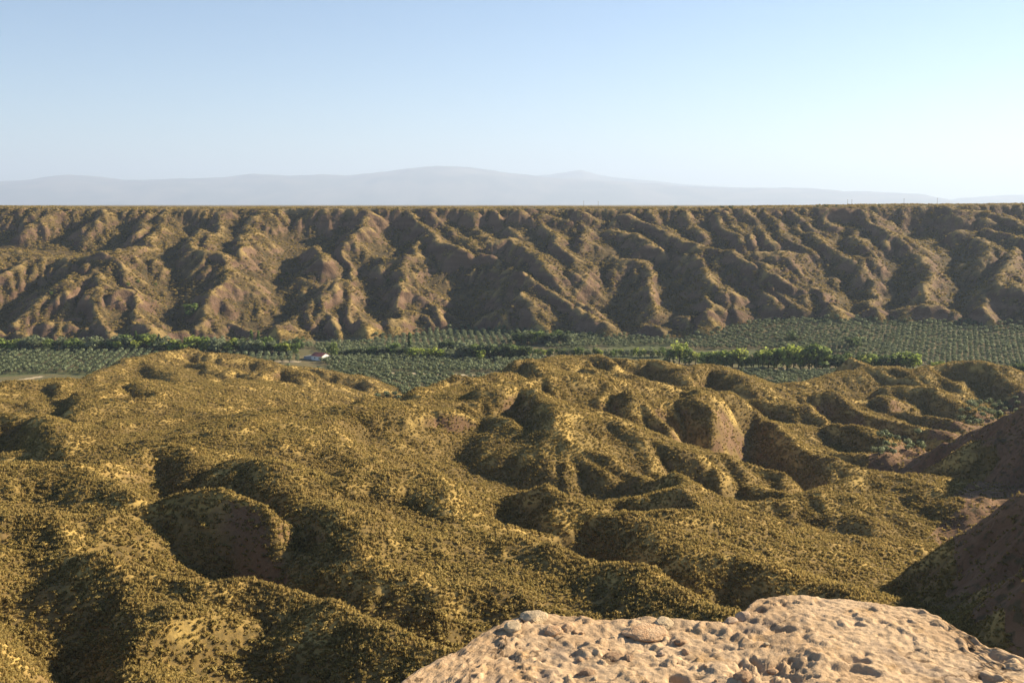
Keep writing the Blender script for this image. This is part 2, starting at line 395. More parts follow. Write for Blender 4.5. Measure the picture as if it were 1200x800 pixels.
# fan-shaped sheet of quads, finer near the viewer
ROWS = np.exp(np.arange(math.log(26.0), math.log(1640.0), 0.0030))
COLS = np.linspace(-0.64, 0.66, 700)
GY = np.repeat(ROWS[:,None], len(COLS), 1); GX = GY*COLS[None,:]

def erode(Z, cell, protect, n, batches, steps, seed, rate=0.32):
    """rain run-off: drops roll downhill, pick up soil where steep and drop it where flat"""
    r = np.random.default_rng(seed); H = (Z/cell).astype(np.float64); ny, nx = H.shape; Hf = H.ravel(); pf = protect.ravel()
    for b in range(batches):
        x = r.random(n)*(nx-3)+1; y = r.random(n)*(ny-3)+1
        vx = np.zeros(n); vy = np.zeros(n); sp = np.ones(n); wat = np.ones(n); sed = np.zeros(n)
        for st in range(steps):
            xi = x.astype(np.int64); yi = y.astype(np.int64); fx = x-xi; fy = y-yi; i0 = yi*nx+xi
            h00, h10, h01, h11 = Hf[i0], Hf[i0+1], Hf[i0+nx], Hf[i0+nx+1]
            gx = (h10-h00)*(1-fy)+(h11-h01)*fy; gy = (h01-h00)*(1-fx)+(h11-h10)*fx
            h = h00*(1-fx)*(1-fy)+h10*fx*(1-fy)+h01*(1-fx)*fy+h11*fx*fy
            vx = vx*0.15-gx*0.85; vy = vy*0.15-gy*0.85; l = np.sqrt(vx*vx+vy*vy)+1e-9; vx /= l; vy /= l
            x2 = np.clip(x+vx, 1, nx-3); y2 = np.clip(y+vy, 1, ny-3)
            xj = x2.astype(np.int64); yj = y2.astype(np.int64); gx2 = x2-xj; gy2 = y2-yj; j0 = yj*nx+xj
            h2 = Hf[j0]*(1-gx2)*(1-gy2)+Hf[j0+1]*gx2*(1-gy2)+Hf[j0+nx]*(1-gx2)*gy2+Hf[j0+nx+1]*gx2*gy2
            dh = h2-h
            cap = np.maximum(-dh, 0.01)*sp*wat*3.2
            dep = np.where(dh > 0, np.minimum(np.minimum(dh, sed), 0.02), np.where(sed > cap, (sed-cap)*0.25, 0.0))
            ero = np.where((dh < 0) & (sed < cap), np.minimum((cap-sed)*rate, -dh), 0.0)*pf[i0]
            q = (dep-ero); sed = sed+ero-dep
            D_ = np.bincount(np.concatenate([i0, i0+1, i0+nx, i0+nx+1]),
                             np.concatenate([q*(1-fx)*(1-fy), q*fx*(1-fy), q*(1-fx)*fy, q*fx*fy]), minlength=Hf.size)
            Hf += np.clip(D_, -0.06, 0.025)
            sp = np.sqrt(np.maximum(sp*sp*0.9-dh*3.0, 0.05)); wat = wat*0.975; x = x2; y = y2
    Hn = np.clip(Hf.reshape(ny, nx), Z/cell-3.5/cell, Z/cell+0.8/cell)
    Hs = Hn.copy(); Hs[1:-1,1:-1] = (Hn[1:-1,1:-1]*4+Hn[:-2,1:-1]+Hn[2:,1:-1]+Hn[1:-1,:-2]+Hn[1:-1,2:])/8
    return Hs*cell
def slump(Z, cell, talus, n):
    """earth slides off slopes steeper than talus"""
    Z = Z.copy(); t = talus*cell
    for _ in range(n):
        for ax in (0, 1):
            d = np.diff(Z, axis=ax); mv = np.clip(np.abs(d)-t, 0, None)*np.sign(d)*.24
            if ax == 0: Z[:-1] += mv; Z[1:] -= mv
            else: Z[:,:-1] += mv; Z[:,1:] -= mv
    return Z
def regular(x0, x1, y0, y1, c):
    xs = np.arange(x0, x1, c); ys = np.arange(y0, y1, c); XX, YY = np.meshgrid(xs, ys)
    zz, hh = terrain(XX, YY); return xs, ys, XX, YY, zz, hh
def sample(A, xs, ys, X, Y):
    c = xs[1]-xs[0]; fx = np.clip((X-xs[0])/c, 0, len(xs)-1.001); fy = np.clip((Y-ys[0])/c, 0, len(ys)-1.001)
    i = fx.astype(np.int64); j = fy.astype(np.int64); u = fx-i; v = fy-j
    return (A[j,i]*(1-u)+A[j,i+1]*u)*(1-v)+(A[j+1,i]*(1-u)+A[j+1,i+1]*u)*v
xs1, ys1, X1, Y1, Z1, H1 = regular(-500, 520, 24, 962, 1.1)
pr = np.clip(H1, 0, 1)
Z1 = slump(Z1, 1.1, .90, 40)
Z1 = erode(Z1, 1.1, pr, 60000, 3, 30, 5, .24)
xs2, ys2, X2, Y2, Z2, H2 = regular(-1080, 1110, 940, 1650, 1.9)
pr = sstep(-5, 25, Y2-toe(X2, Y2))*sstep(RIM+5, RIM-30, Y2)
Z2 = erode(Z2, 1.9, pr, 50000, 7, 45, 6)
bl = sstep(942, 958, GY)
GZ = sample(Z1, xs1, ys1, GX, GY)*(1-bl) + sample(Z2, xs2, ys2, GX, GY)*bl
GH = sample(H1, xs1, ys1, GX, GY)*(1-bl) + sample(H2, xs2, ys2, GX, GY)*bl
GZ = GZ + 0.16*fbm(GX, GY, 3.1, 3, 131)*GH*sstep(600, 300, GY)
NR, NC = GZ.shape
dzr = np.gradient(GZ, axis=0)/np.gradient(GY, axis=0); 
dzx = np.gradient(GZ, axis=1)/np.gradient(GX, axis=1)
dzy = dzr - dzx*COLS[None,:]
NZ = 1/np.sqrt(1+dzx**2+dzy**2); NX = -dzx*NZ; NY = -dzy*NZ
ANG = GZ/GY; RUN = np.maximum.accumulate(ANG, axis=0); VIS = (ANG - RUN)*GY > -2.5     # within 2.5 m of being seen

def mat(name): 
    m = bpy.data.materials.new(name); m.use_nodes = True; return m
M = {}
def simple(name, col, rough=.9):
    m = mat(name); b = m.node_tree.nodes['Principled BSDF']
    b.inputs['Base Color'].default_value = (*col, 1); b.inputs['Roughness'].default_value = rough
    b.inputs['Specular IOR Level'].default_value = 0.15
    M[name] = m; return m

def obj(name, verts, faces, material, parent=None, smooth=False):
    me = bpy.data.meshes.new(name); me.from_pydata(verts, [], faces); me.update()
    if material: me.materials.append(material)
    if smooth: me.shade_smooth()
    o = bpy.data.objects.new(name, me); C.objects.link(o)
    if parent: o.parent = parent
    return o

def grid_obj(name, mask, material):
    """the quads of the sheet where mask (per quad) holds, as one object"""
    idx = np.arange(NR*NC).reshape(NR, NC)
    q = np.stack([idx[:-1,:-1], idx[:-1,1:], idx[1:,1:], idx[1:,:-1]], -1)[mask]
    used, inv = np.unique(q, return_inverse=True); inv = inv.reshape(q.shape)
    co = np.stack([GX.ravel()[used], GY.ravel()[used], GZ.ravel()[used]], 1).astype(np.float32)
    me = bpy.data.meshes.new(name)
    me.vertices.add(len(co)); me.vertices.foreach_set('co', co.ravel())
    me.loops.add(inv.size); me.loops.foreach_set('vertex_index', inv.ravel().astype(np.int32))
    me.polygons.add(len(inv)); me.polygons.foreach_set('loop_start', (np.arange(len(inv))*4).astype(np.int32))
    me.polygons.foreach_set('loop_total', np.full(len(inv), 4, np.int32))
    me.update(calc_edges=True); me.validate(); me.shade_smooth()
    me.materials.append(material)
    o = bpy.data.objects.new(name, me); C.objects.link(o); o['kind'] = 'structure'
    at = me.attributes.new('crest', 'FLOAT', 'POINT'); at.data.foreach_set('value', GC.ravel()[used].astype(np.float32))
    return o

qy = GY[:-1,:-1]; qx = GX[:-1,:-1]; qh = GH[:-1,:-1]
is_plat = qy >= RIM; is_esc = (qy >= toe(qx, qy)-4) & ~is_plat
is_val = (~is_plat) & (~is_esc) & (qy > 560) & (qh < 0.35)
is_hill = ~(is_plat | is_esc | is_val)
_rx = [p[0] for p in RAVP]; _ry = [p[1] for p in RAVP]
is_spur = is_hill & (qy > 60) & (qy < 600) & (qx > np.interp(qy, _ry, _rx)+4+5*fbm(qx, qy, 20, 2, 401)) & (GZ[:-1,:-1] > np.interp(qy, _ry, [p[2] for p in RAVP])+1)
is_hill = is_hill & ~is_spur

# ------------------------------------------------------------------ materials
class NT:
    """short hand for building a node material"""
    def __init__(self, name, rough=.95, spec=.1):
        self.m = mat(name); M[name] = self.m; self.t = self.m.node_tree; self.b = self.t.nodes['Principled BSDF']
        self.b.inputs['Roughness'].default_value = rough; self.b.inputs['Specular IOR Level'].default_value = spec
        self.co = self.t.nodes.new('ShaderNodeTexCoord').outputs['Object']
    def put(self, sock, v):
        if hasattr(v, 'is_linked') or hasattr(v, 'links'): self.t.links.new(v, sock)
        else: sock.default_value = v
    def noise(self, scale, detail=3, rough=.55, vec=None, dist=0.0):
        n = self.t.nodes.new('ShaderNodeTexNoise'); n.inputs['Scale'].default_value = scale
        n.inputs['Detail'].default_value = detail; n.inputs['Roughness'].default_value = rough; n.inputs['Distortion'].default_value = dist
        self.t.links.new(vec or self.co, n.inputs['Vector']); return n.outputs[0]
    def ramp(self, v, lo, hi):
        n = self.t.nodes.new('ShaderNodeMapRange'); n.interpolation_type = 'SMOOTHSTEP'
        self.put(n.inputs['Value'], v); n.inputs['From Min'].default_value = lo; n.inputs['From Max'].default_value = hi
        return n.outputs[0]
    def mix(self, f, a, b, mode='MIX'):
        n = self.t.nodes.new('ShaderNodeMix'); n.data_type = 'RGBA'; n.blend_type = mode
        self.put(n.inputs['Factor'], f)
        for k, c in (('A', a), ('B', b)):
            sock = [i for i in n.inputs if i.name == k and i.type == 'RGBA'][0]
            if isinstance(c, tuple): sock.default_value = (*c, 1)
            else: self.t.links.new(c, sock)
        return [o for o in n.outputs if o.type == 'RGBA'][0]
    def math(self, op, a, b=0.0):
        n = self.t.nodes.new('ShaderNodeMath'); n.operation = op; self.put(n.inputs[0], a); self.put(n.inputs[1], b); return n.outputs[0]
    def attr(self, name):
        n = self.t.nodes.new('ShaderNodeAttribute'); n.attribute_name = name; return n.outputs['Fac']
    def slope(self):
        g = self.t.nodes.new('ShaderNodeNewGeometry'); x = self.t.nodes.new('ShaderNodeSeparateXYZ')
        self.t.links.new(g.outputs['True Normal'], x.inputs[0]); return x.outputs['Z']
    def rand(self): return self.t.nodes.new('ShaderNodeObjectInfo').outputs['Random']
    def scaled(self, sx, sy, sz):
        n = self.t.nodes.new('ShaderNodeMapping'); n.inputs['Scale'].default_value = (sx, sy, sz)
        self.t.links.new(self.co, n.inputs[0]); return n.outputs[0]
    def bump(self, h, strength, dist):
        n = self.t.nodes.new('ShaderNodeBump'); n.inputs['Strength'].default_value = strength; n.inputs['Distance'].default_value = dist
        self.t.links.new(h, n.inputs['Height']); self.t.links.new(n.outputs[0], self.b.inputs['Normal'])
    def col(self, c):
        if isinstance(c, tuple): self.b.inputs['Base Color'].default_value = (*c, 1)
        else: self.t.links.new(c, self.b.inputs['Base Color'])
        return self.m

# hills: brown soil, straw-coloured grass, bare clay where it is steep
t = NT('hill_soil')
a = t.mix(t.ramp(t.noise(.035, 4), .38, .62), (.15,.102,.037), (.205,.14,.05))
a = t.mix(t.ramp(t.noise(.9, 4), .40, .66), a, (.10,.074,.03))
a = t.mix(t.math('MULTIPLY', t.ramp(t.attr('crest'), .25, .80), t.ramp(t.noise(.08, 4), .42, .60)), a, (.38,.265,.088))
a = t.mix(t.math('MULTIPLY', t.ramp(t.slope(), .76, .60), t.ramp(t.noise(.03, 4), .48, .62)), a, (.15,.09,.05))
t.bump(t.noise(1.6, 5), .5, .35); t.col(a)
# escarpment: scrub on the gentler ground, pinkish clay on the walls
t = NT('escarpment_soil')
st = t.noise(1.0, 4, vec=t.scaled(.006,.006,.11))
wall = t.mix(t.ramp(st, .38, .62), (.108,.066,.041), (.160,.102,.064))
scrub = t.mix(t.ramp(t.noise(.03, 4), .38, .62), (.080,.054,.024), (.125,.085,.034))
scrub = t.mix(t.ramp(t.noise(.33, 3, .7), .44, .60), scrub, (.05,.043,.02))
scrub = t.mix(t.math('MULTIPLY', t.ramp(t.attr('crest'), .35, 1.0), t.ramp(t.noise(.05, 3), .35, .6)), scrub, (.26,.182,.072))
f = t.math('ADD', t.slope(), t.math('MULTIPLY', t.math('SUBTRACT', t.noise(.05, 4), .5), .35))
a = t.mix(t.ramp(f, .79, .64), scrub, wall)
t.bump(t.noise(.28, 5, .65), .7, 2.2); t.col(a)
t = NT('ravine_soil')
a = t.mix(t.ramp(t.noise(.05, 4), .38, .62), (.14,.080,.043), (.20,.118,.064))
a = t.mix(t.ramp(t.noise(1.0, 3, vec=t.scaled(.02,.02,.35)), .45, .62), a, (.16,.095,.052))
a = t.mix(t.ramp(t.noise(.5, 4), .52, .64), a, (.085,.062,.03)); t.bump(t.noise(.9, 6, .65), .6, .6); t.col(a)
# valley floor: tilled earth between the trees, dry grass strips
t = NT('valley_soil')
a = t.mix(t.ramp(t.noise(.02, 4), .40, .60), (.115,.10,.05), (.16,.125,.06))
a = t.mix(t.ramp(t.noise(.012, 3, dist=.8), .50, .60), a, (.075,.09,.035))
a = t.mix(t.ramp(t.noise(.4, 3), .45, .65), a, (.10,.10,.05)); t.bump(t.noise(.6, 4), .4, .4); t.col(a)
t = NT('plateau_soil')
a = t.mix(t.ramp(t.noise(.01, 4), .40, .60), (.15,.11,.055), (.19,.145,.07))
a = t.mix(t.ramp(t.noise(.15, 4), .52, .62), a, (.09,.08,.04)); t.col(a)
t = NT('mountain_rock'); t.col(t.mix(t.ramp(t.noise(.0006, 5), .4, .6), (.10,.10,.075), (.19,.16,.12)))
t = NT('track_soil'); t.col(t.mix(t.ramp(t.noise(.3, 4), .35, .65), (.34,.27,.17), (.44,.36,.24)))
# plants
def leafy(name, cols, rough=.75, patchy=False):
    t = NT(name, rough, .15); r = t.rand(); a = cols[0]
    for i, c in enumerate(cols[1:]): a = t.mix(t.ramp(r, i/(len(cols)-1), (i+1)/(len(cols)-1)), a, c)
    n = t.noise(2.3, 2); a = t.mix(t.math('MULTIPLY', t.ramp(n, .40, .66), .35), a, tuple(x*1.5 for x in cols[-1]))
    if patchy:                                                          # stands of browner and of paler plants
        pos = t.t.nodes.new('ShaderNodeNewGeometry').outputs['Position']
        a = t.mix(t.math('MULTIPLY', t.ramp(t.noise(.045, 4, vec=pos), .48, .64), .5), a, (.215,.15,.06))
        a = t.mix(t.math('MULTIPLY', t.ramp(t.noise(.03, 4, .6, vec=pos), .42, .30), .6), a, (.46,.345,.125))
    t.col(a)
    # thin leaves let some light through
    tr = t.t.nodes.new('ShaderNodeBsdfTranslucent'); ms = t.t.nodes.new('ShaderNodeMixShader'); ms.inputs[0].default_value = .42
    t.t.links.new(a, tr.inputs[0]); t.t.links.new(t.b.outputs[0], ms.inputs[1]); t.t.links.new(tr.outputs[0], ms.inputs[2])
    t.t.links.new(ms.outputs[0], t.t.nodes['Material Output'].inputs[0]); return t.m
leafy('straw', [(.46,.34,.12), (.55,.41,.15), (.38,.285,.10)])
leafy('scrub_leaf', [(.265,.207,.066), (.32,.243,.078), (.39,.288,.094), (.29,.226,.08)], patchy=True)
leafy('olive_leaf', [(.14,.17,.09), (.18,.21,.122), (.155,.185,.097)])
leafy('bright_leaf', [(.20,.27,.05), (.30,.34,.07)])
leafy('green_leaf', [(.11,.165,.042), (.16,.205,.055)])
leafy('dark_leaf', [(.055,.085,.032), (.08,.11,.042)])
simple('bark', (.11,.085,.06))

# ------------------------------------------------------------------ the setting as objects
def blur(A, n):
    for _ in range(n):
        B = A.copy(); B[1:-1] = (A[:-2]+2*A[1:-1]+A[2:])/4; A = B.copy(); A[:,1:-1] = (B[:,:-2]+2*B[:,1:-1]+B[:,2:])/4
    return A
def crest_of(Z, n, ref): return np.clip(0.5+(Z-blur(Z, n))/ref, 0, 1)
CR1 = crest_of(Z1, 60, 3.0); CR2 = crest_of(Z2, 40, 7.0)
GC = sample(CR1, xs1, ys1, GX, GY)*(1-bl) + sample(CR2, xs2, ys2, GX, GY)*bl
def fi_fj(x, y):
    return (np.log(y)-math.log(26.0))/0.0030, (x/y-COLS[0])/(COLS[1]-COLS[0])
def lerp2(A, fi, fj):
    fi = np.clip(fi, 0, NR-1.001); fj = np.clip(fj, 0, NC-1.001); i = fi.astype(np.int64); j = fj.astype(np.int64); u = fi-i; v = fj-j
    return (A[i,j]*(1-v)+A[i,j+1]*v)*(1-u)+(A[i+1,j]*(1-v)+A[i+1,j+1]*v)*u
def ground(x, y):
    x = np.asarray(x, float); y = np.asarray(y, float); return lerp2(GZ, *fi_fj(x, y))
def onground(px, py, lo=60.0, hi=1429.0, step=1.0):
    """first point of the land seen at this pixel"""
    tx, tz = ray(px, py); d = np.arange(lo, hi, step); z = ground(tx*d, d); k = np.nonzero(z >= tz*d)[0]
    d = d[k[0]] if len(k) else hi
    return tx*d, d, float(ground(tx*d, d))
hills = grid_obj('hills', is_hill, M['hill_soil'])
grid_obj('ravine_slope', is_spur, M['ravine_soil'])
valley = grid_obj('valley_floor', is_val, M['valley_soil'])
esc = grid_obj('escarpment', is_esc, M['escarpment_soil'])
grid_obj('plateau', is_plat, M['plateau_soil'])
pl = obj('plain', [(-60000,1625,-5.4),(60000,1625,-5.4),(60000,62000,-5.4),(-60000,62000,-5.4)], [(0,1,2,3)], M['plateau_soil']); pl['kind'] = 'structure'

def range_obj(name, prof, dist, depth, seed):
    tx = np.array([ray(a, 240)[0] for a, b in prof]); tz = np.array([ray(a, b)[1] for a, b in prof])
    xs = np.linspace(tx[0]*dist, tx[-1]*dist, 420); ys = np.linspace(-1, 1, 33)
    X, S = np.meshgrid(xs, ys); crest = np.interp(X/dist, tx, tz)*dist + 60
    zz = crest*(1-np.abs(S)**1.3) + 0.16*crest*ridged(X, S*depth, 4500, 4, seed)*(1-np.abs(S))*np.abs(S)*2.2 - 60
    zz += 25*fbm(X, S*depth, 900, 3, seed+3)*(1-np.abs(S))
    n = len(xs); v = np.stack([X.ravel(), (dist+S*depth).ravel(), zz.ravel()], 1)
    f = [(j*n+i, j*n+i+1, (j+1)*n+i+1, (j+1)*n+i) for j in range(len(ys)-1) for i in range(n-1)]
    o = obj(name, v.tolist(), f, M['mountain_rock'], smooth=True); o['kind'] = 'structure'
range_obj('mountains', [(-120,216),(-60,214),(0,213),(30,212),(60,208),(85,205),(110,206),(140,210),(170,211),(230,209),(260,208),(300,204),(340,206),(380,205),(410,206),(440,203),(470,199),(490,196),(520,195),(550,196),(580,200),(600,203),(640,208),(700,211),(760,215),(800,218),(850,220),(880,220),(940,220),(985,224),(1030,225),(1060,227),(1080,233),(1110,237),(1150,240)], 46000, 6500, 3)
range_obj('mountains', [(560,216),(600,208),(640,205),(660,202),(680,199),(700,205),(740,210),(800,216),(900,222),(960,236)], 55500, 6000, 9)
range_obj('mountains', [(1060,241),(1110,237),(1130,232),(1160,230),(1200,228),(1260,226),(1340,224)], 48000, 5000, 13)

def valpt(px, py):
    tx, tz = ray(px, py); d = 950.0
    for _ in range(25): d = .5*d+.5*float(valley_z(np.array(tx*d), np.array(d)))/tz
    return tx*d, d, float(ground(tx*d, d))
# dirt tracks on the valley floor
def track(pts, width, lift=.12):
    P = []
    for a, b in zip(pts[:-1], pts[1:]):
        A = np.array(valpt(*a)[:2]); B = np.array(valpt(*b)[:2])
        for t_ in np.linspace(0, 1, 14)[:-1]: P.append(A+(B-A)*t_)
    P.append(B); P = np.array(P); T = np.gradient(P, axis=0); T /= np.linalg.norm(T, axis=1)[:,None]; N = np.stack([-T[:,1], T[:,0]], 1)
    v = []
    for i in range(len(P)):
        for s_ in (-1, 0, 1):
            q = P[i]+N[i]*s_*width/2*(1+.25*math.sin(i*1.7)); v.append((q[0], q[1], float(ground(q[0], q[1]))+lift+(.06 if s_ == 0 else 0)))
    f = []
    for i in range(len(P)-1):
        for j in (0, 1): a = i*3+j; f.append((a, a+1, a+4, a+3))
    o = obj('dirt_track', v, f, M['track_soil'], smooth=True); o['kind'] = 'structure'
track([(455,437),(500,438),(560,440),(600,441)], 6)
track([(820,433),(880,433),(975,433)], 6)
track([(-20,449),(20,446),(50,441)], 7)
track([(270,423),(310,423),(352,424)], 10)

# ------------------------------------------------------------------ plants
def quads_mesh(name, Q, material, N=None):
    """Q: n x 4 x 3 corners; N: n x 3 shading normals, so that a clump of leaves shades like one round mass"""
    n = len(Q); v = Q.reshape(-1, 3).tolist(); f = [(4*i, 4*i+1, 4*i+2, 4*i+3) for i in range(n)]
    me = bpy.data.meshes.new(name); me.from_pydata(v, [], f); me.update(); me.materials.append(material)
    if N is not None: me.shade_smooth(); me.normals_split_custom_set_from_vertices(np.repeat(N, 4, 0).tolist())
    return me
def tussock_mesh(name, seed, n, r, h, w, material):
    g = np.random.default_rng(seed); az = g.random(n)*2*np.pi; el = np.arcsin(g.random(n)*.95+.03)
    l = .72+.45*g.random(n)
    d = np.stack([np.cos(az)*np.cos(el), np.sin(az)*np.cos(el), np.sin(el)], 1)
    side = np.stack([-np.sin(az), np.cos(az), 0*az], 1)
    tip = d*l[:,None]*np.array([r, r, h]) ; tip[:,2] -= .12*h*np.cos(el); tip[:,2] = np.maximum(tip[:,2], .02)
    mid = d*l[:,None]*.62*np.array([r, r, h*1.15]); b = d*np.array([.12*r, .12*r, 0])-np.array([0, 0, .08])
    tw = w*(.6+.8*g.random(n))[:,None]
    Q1 = np.stack([b-side*tw*.4, b+side*tw*.4, mid+side*tw, mid-side*tw], 1)
    Q2 = np.stack([mid-side*tw, mid+side*tw, tip+side*tw*.25, tip-side*tw*.25], 1)
    nn = d*.6+np.array([0, 0, .5]); nn /= np.linalg.norm(nn, axis=1)[:,None]
    return quads_mesh(name, np.concatenate([Q1, Q2]), material, np.concatenate([nn, nn]))
def leaf_blob(g, centre, rad, n, size):
    """n leaf-clump quads near the surface of an ellipsoid"""
    d = g.normal(size=(n, 3)); d /= np.linalg.norm(d, axis=1)[:,None]; rr = (.62+.42*g.random(n))[:,None]
    c = np.array(centre)+d*rr*np.array(rad); nn = d+.7*g.normal(size=(n, 3)); nn /= np.linalg.norm(nn, axis=1)[:,None]
    u = np.cross(nn, g.normal(size=(n, 3))); u /= np.linalg.norm(u, axis=1)[:,None]; v = np.cross(nn, u)
    s_ = size*(.6+.8*g.random(n))[:,None]
    sn = d+.35*g.normal(size=(n, 3)); sn /= np.linalg.norm(sn, axis=1)[:,None]
    return np.stack([c-u*s_-v*s_*.7, c+u*s_*.8-v*s_*.6, c+u*s_+v*s_*.7, c-u*s_*.7+v*s_*.6], 1), sn
def shrub_mesh(name, seed, n, r, h, size, material):
    g = np.random.default_rng(seed); Q = []
    for i in range(4):
        a = g.random()*6.28; q = r*.42; Q.append(leaf_blob(g, (math.cos(a)*q, math.sin(a)*q, h*(.36+.2*g.random())), (r*.62, r*.62, h*.5), n//4, size))
    N = np.concatenate([q[1] for q in Q]); Q = np.concatenate([q[0] for q in Q]); Q[...,2] = np.maximum(Q[...,2], .01); return quads_mesh(name, Q, material, N)
def crown_mesh(name, seed, blobs, nper, size, material):
    g = np.random.default_rng(seed); B = [leaf_blob(g, b[0], b[1], int(nper*b[2]) if len(b) > 2 else nper, size) for b in blobs]
    return quads_mesh(name, np.concatenate([b[0] for b in B]), material, np.concatenate([b[1] for b in B]))
def trunk_mesh(name, seed, h, r, limbs):
    g = random.Random(seed); v = []; f = []
    def tube(p, q, r0, r1, n=6):
        p = Vector(p); q = Vector(q); ax = (q-p).normalized(); s1 = ax.orthogonal().normalized(); s2 = ax.cross(s1); o = len(v)
        for c, rr in ((p, r0), ((p+q)/2+s1*rr_off(), (r0+r1)/2), (q, r1)):
            for i in range(n): a_ = 2*math.pi*i/n; v.append(tuple(c+s1*math.cos(a_)*rr+s2*math.sin(a_)*rr))
        for k_ in range(2):
            for i in range(n): f.append((o+k_*n+i, o+k_*n+(i+1) % n, o+(k_+1)*n+(i+1) % n, o+(k_+1)*n+i))
    rr_off = lambda: g.uniform(-.3, .3)*r
    tube((0,0,-.3), (0,0,h), r, r*.6)
    for i in range(limbs):
        a_ = 2*math.pi*i/limbs+g.uniform(-.4,.4); z0 = h*g.uniform(.55,1.0); l = h*g.uniform(.5,.9)
        tube((0,0,z0), (math.cos(a_)*l*.6, math.sin(a_)*l*.6, z0+l*.75), r*.45, r*.15, 5)
    me = bpy.data.meshes.new(name); me.from_pydata(v, [], f); me.update(); me.materials.append(M['bark']); me.shade_smooth(); return me

def tagged(o, label, cat, group=None):
    o['label'] = label; o['category'] = cat
    if group: o['group'] = group
    return o

# density of ground cover on the sheet
cellw = (GX[:-1,1:]-GX[:-1,:-1])*(GY[1:,:-1]-GY[:-1,:-1])
PXg, PYg = topix(GX, GY, GZ)
inview = (PXg > -60) & (PXg < 1260) & (PYg < 900) & VIS
seen = inview[:-1,:-1]
def scatter(n, dens, seed):
    """n points on the sheet, drawn with the given density per square metre"""
    g = np.random.default_rng(seed); w_ = (cellw*dens*seen).ravel(); cs = np.cumsum(w_); 
    n = int(min(n, cs[-1])) if n else int(cs[-1])
    k = np.searchsorted(cs, g.random(n)*cs[-1]); i = k//(NC-1); j = k % (NC-1); fi = i+g.random(n); fj = j+g.random(n)
    y = 26.0*np.exp(.0030*fi); x = y*(COLS[0]+fj*(COLS[1]-COLS[0]))
    return np.stack([x, y, lerp2(GZ, fi, fj)], 1), lerp2(GC, fi, fj)

def cover(name, pts, scl, sources, label, seed):
    """one object that strews copies of the given plants over many points"""
    g = np.random.default_rng(seed); n = len(pts)
    me = bpy.data.meshes.new(name); me.vertices.add(n); me.vertices.foreach_set('co', pts.astype(np.float32).ravel())
    for nm, ty, va in (('scl', 'FLOAT', scl), ('rot', 'FLOAT', g.random(n)*6.283)):
        at = me.attributes.new(nm, ty, 'POINT'); at.data.foreach_set('value', va.astype(np.float32))
    at = me.attributes.new('pick', 'INT', 'POINT'); at.data.foreach_set('value', g.integers(0, len(sources), n).astype(np.int32))
    o = bpy.data.objects.new(name, me); C.objects.link(o); o['kind'] = 'stuff'; o['label'] = label
    ng = bpy.data.node_groups.new(name, 'GeometryNodeTree'); N = ng.nodes; L = ng.links
    ng.interface.new_socket('Geometry', in_out='INPUT', socket_type='NodeSocketGeometry')
    ng.interface.new_socket('Geometry', in_out='OUTPUT', socket_type='NodeSocketGeometry')
    gi = N.new('NodeGroupInput'); go = N.new('NodeGroupOutput'); jn = N.new('GeometryNodeJoinGeometry')
    def att(nm, ty):
        a_ = N.new('GeometryNodeInputNamedAttribute'); a_.data_type = ty; a_.inputs[0].default_value = nm; return a_.outputs[0]
    cx = N.new('ShaderNodeCombineXYZ'); L.new(att('rot', 'FLOAT'), cx.inputs[2])
    for i, group in enumerate(sources):
        cmpn = N.new('FunctionNodeCompare'); cmpn.data_type = 'INT'; cmpn.operation = 'EQUAL'
        L.new(att('pick', 'INT'), [q for q in cmpn.inputs if q.type == 'INT'][0]); [q for q in cmpn.inputs if q.type == 'INT'][1].default_value = i
        for src in group:
            oi = N.new('GeometryNodeObjectInfo'); oi.inputs[0].default_value = src; oi.inputs['As Instance'].default_value = True
            ip = N.new('GeometryNodeInstanceOnPoints')
            L.new(gi.outputs[0], ip.inputs['Points']); L.new(cmpn.outputs[0], ip.inputs['Selection'])
            L.new(oi.outputs['Geometry'], ip.inputs['Instance']); L.new(cx.outputs[0], ip.inputs['Rotation']); L.new(att('scl', 'FLOAT'), ip.inputs['Scale'])
            L.new(ip.outputs[0], jn.inputs[0])
    L.new(jn.outputs[0], go.inputs[0])
    md = o.modifiers.new('strew', 'NODES'); md.node_group = ng
    return o
def individuals(name, meshes, pts, scl, label, cat, group, seed):
    g = random.Random(seed); out = []
    for p, s_ in zip(pts, scl):
        o = bpy.data.objects.new(name, meshes[len(out) % len(meshes)]); C.objects.link(o)
        o.location = p.tolist(); o.rotation_euler = (0, 0, g.random()*6.28); o.scale = (float(s_),)*3
        tagged(o, label, cat, group); out.append(o)
    return out

straw_m = [tussock_mesh('grass_tussock', 30+i, 34, .50, .62, .035, M['straw']) for i in range(3)]
scrub_m = [shrub_mesh('scrub_bush', 40+i, 64, .56, .42, .11, M['scrub_leaf']) for i in range(4)]
qY = GY[:-1,:-1]; qX = GX[:-1,:-1]; qC = GC[:-1,:-1]; qN = NZ[:-1,:-1]
patch = fbm(qX, qY, 28, 3, 201); patch2 = fbm(qX, qY, 9, 3, 211)
hillm = is_hill*1.0 + is_spur*.16
bare = sstep(.55, .68, qN)*.6+.4
fade = np.clip(240.0/qY, .32, 1.6)
d_scrub = hillm*(1.9+.8*patch+.6*patch2).clip(.5, 3.2)*fade*bare*(1-.4*sstep(.6, .95, qC))
d_straw = hillm*(.5+1.3*sstep(.5, .85, qC)+1.1*patch2-.4*patch).clip(.06, 2.4)*fade*bare
P, cr = scatter(0, d_scrub, 1); g = np.random.default_rng(2)
sc_ = (.46+.62*g.random(len(P))**2.2+.6*(g.random(len(P)) > .97))*np.clip(P[:,1]/360, 1, 1.3)
order = np.argsort(P[:,1]/sc_); big = order[:300]; rest = order[300:]
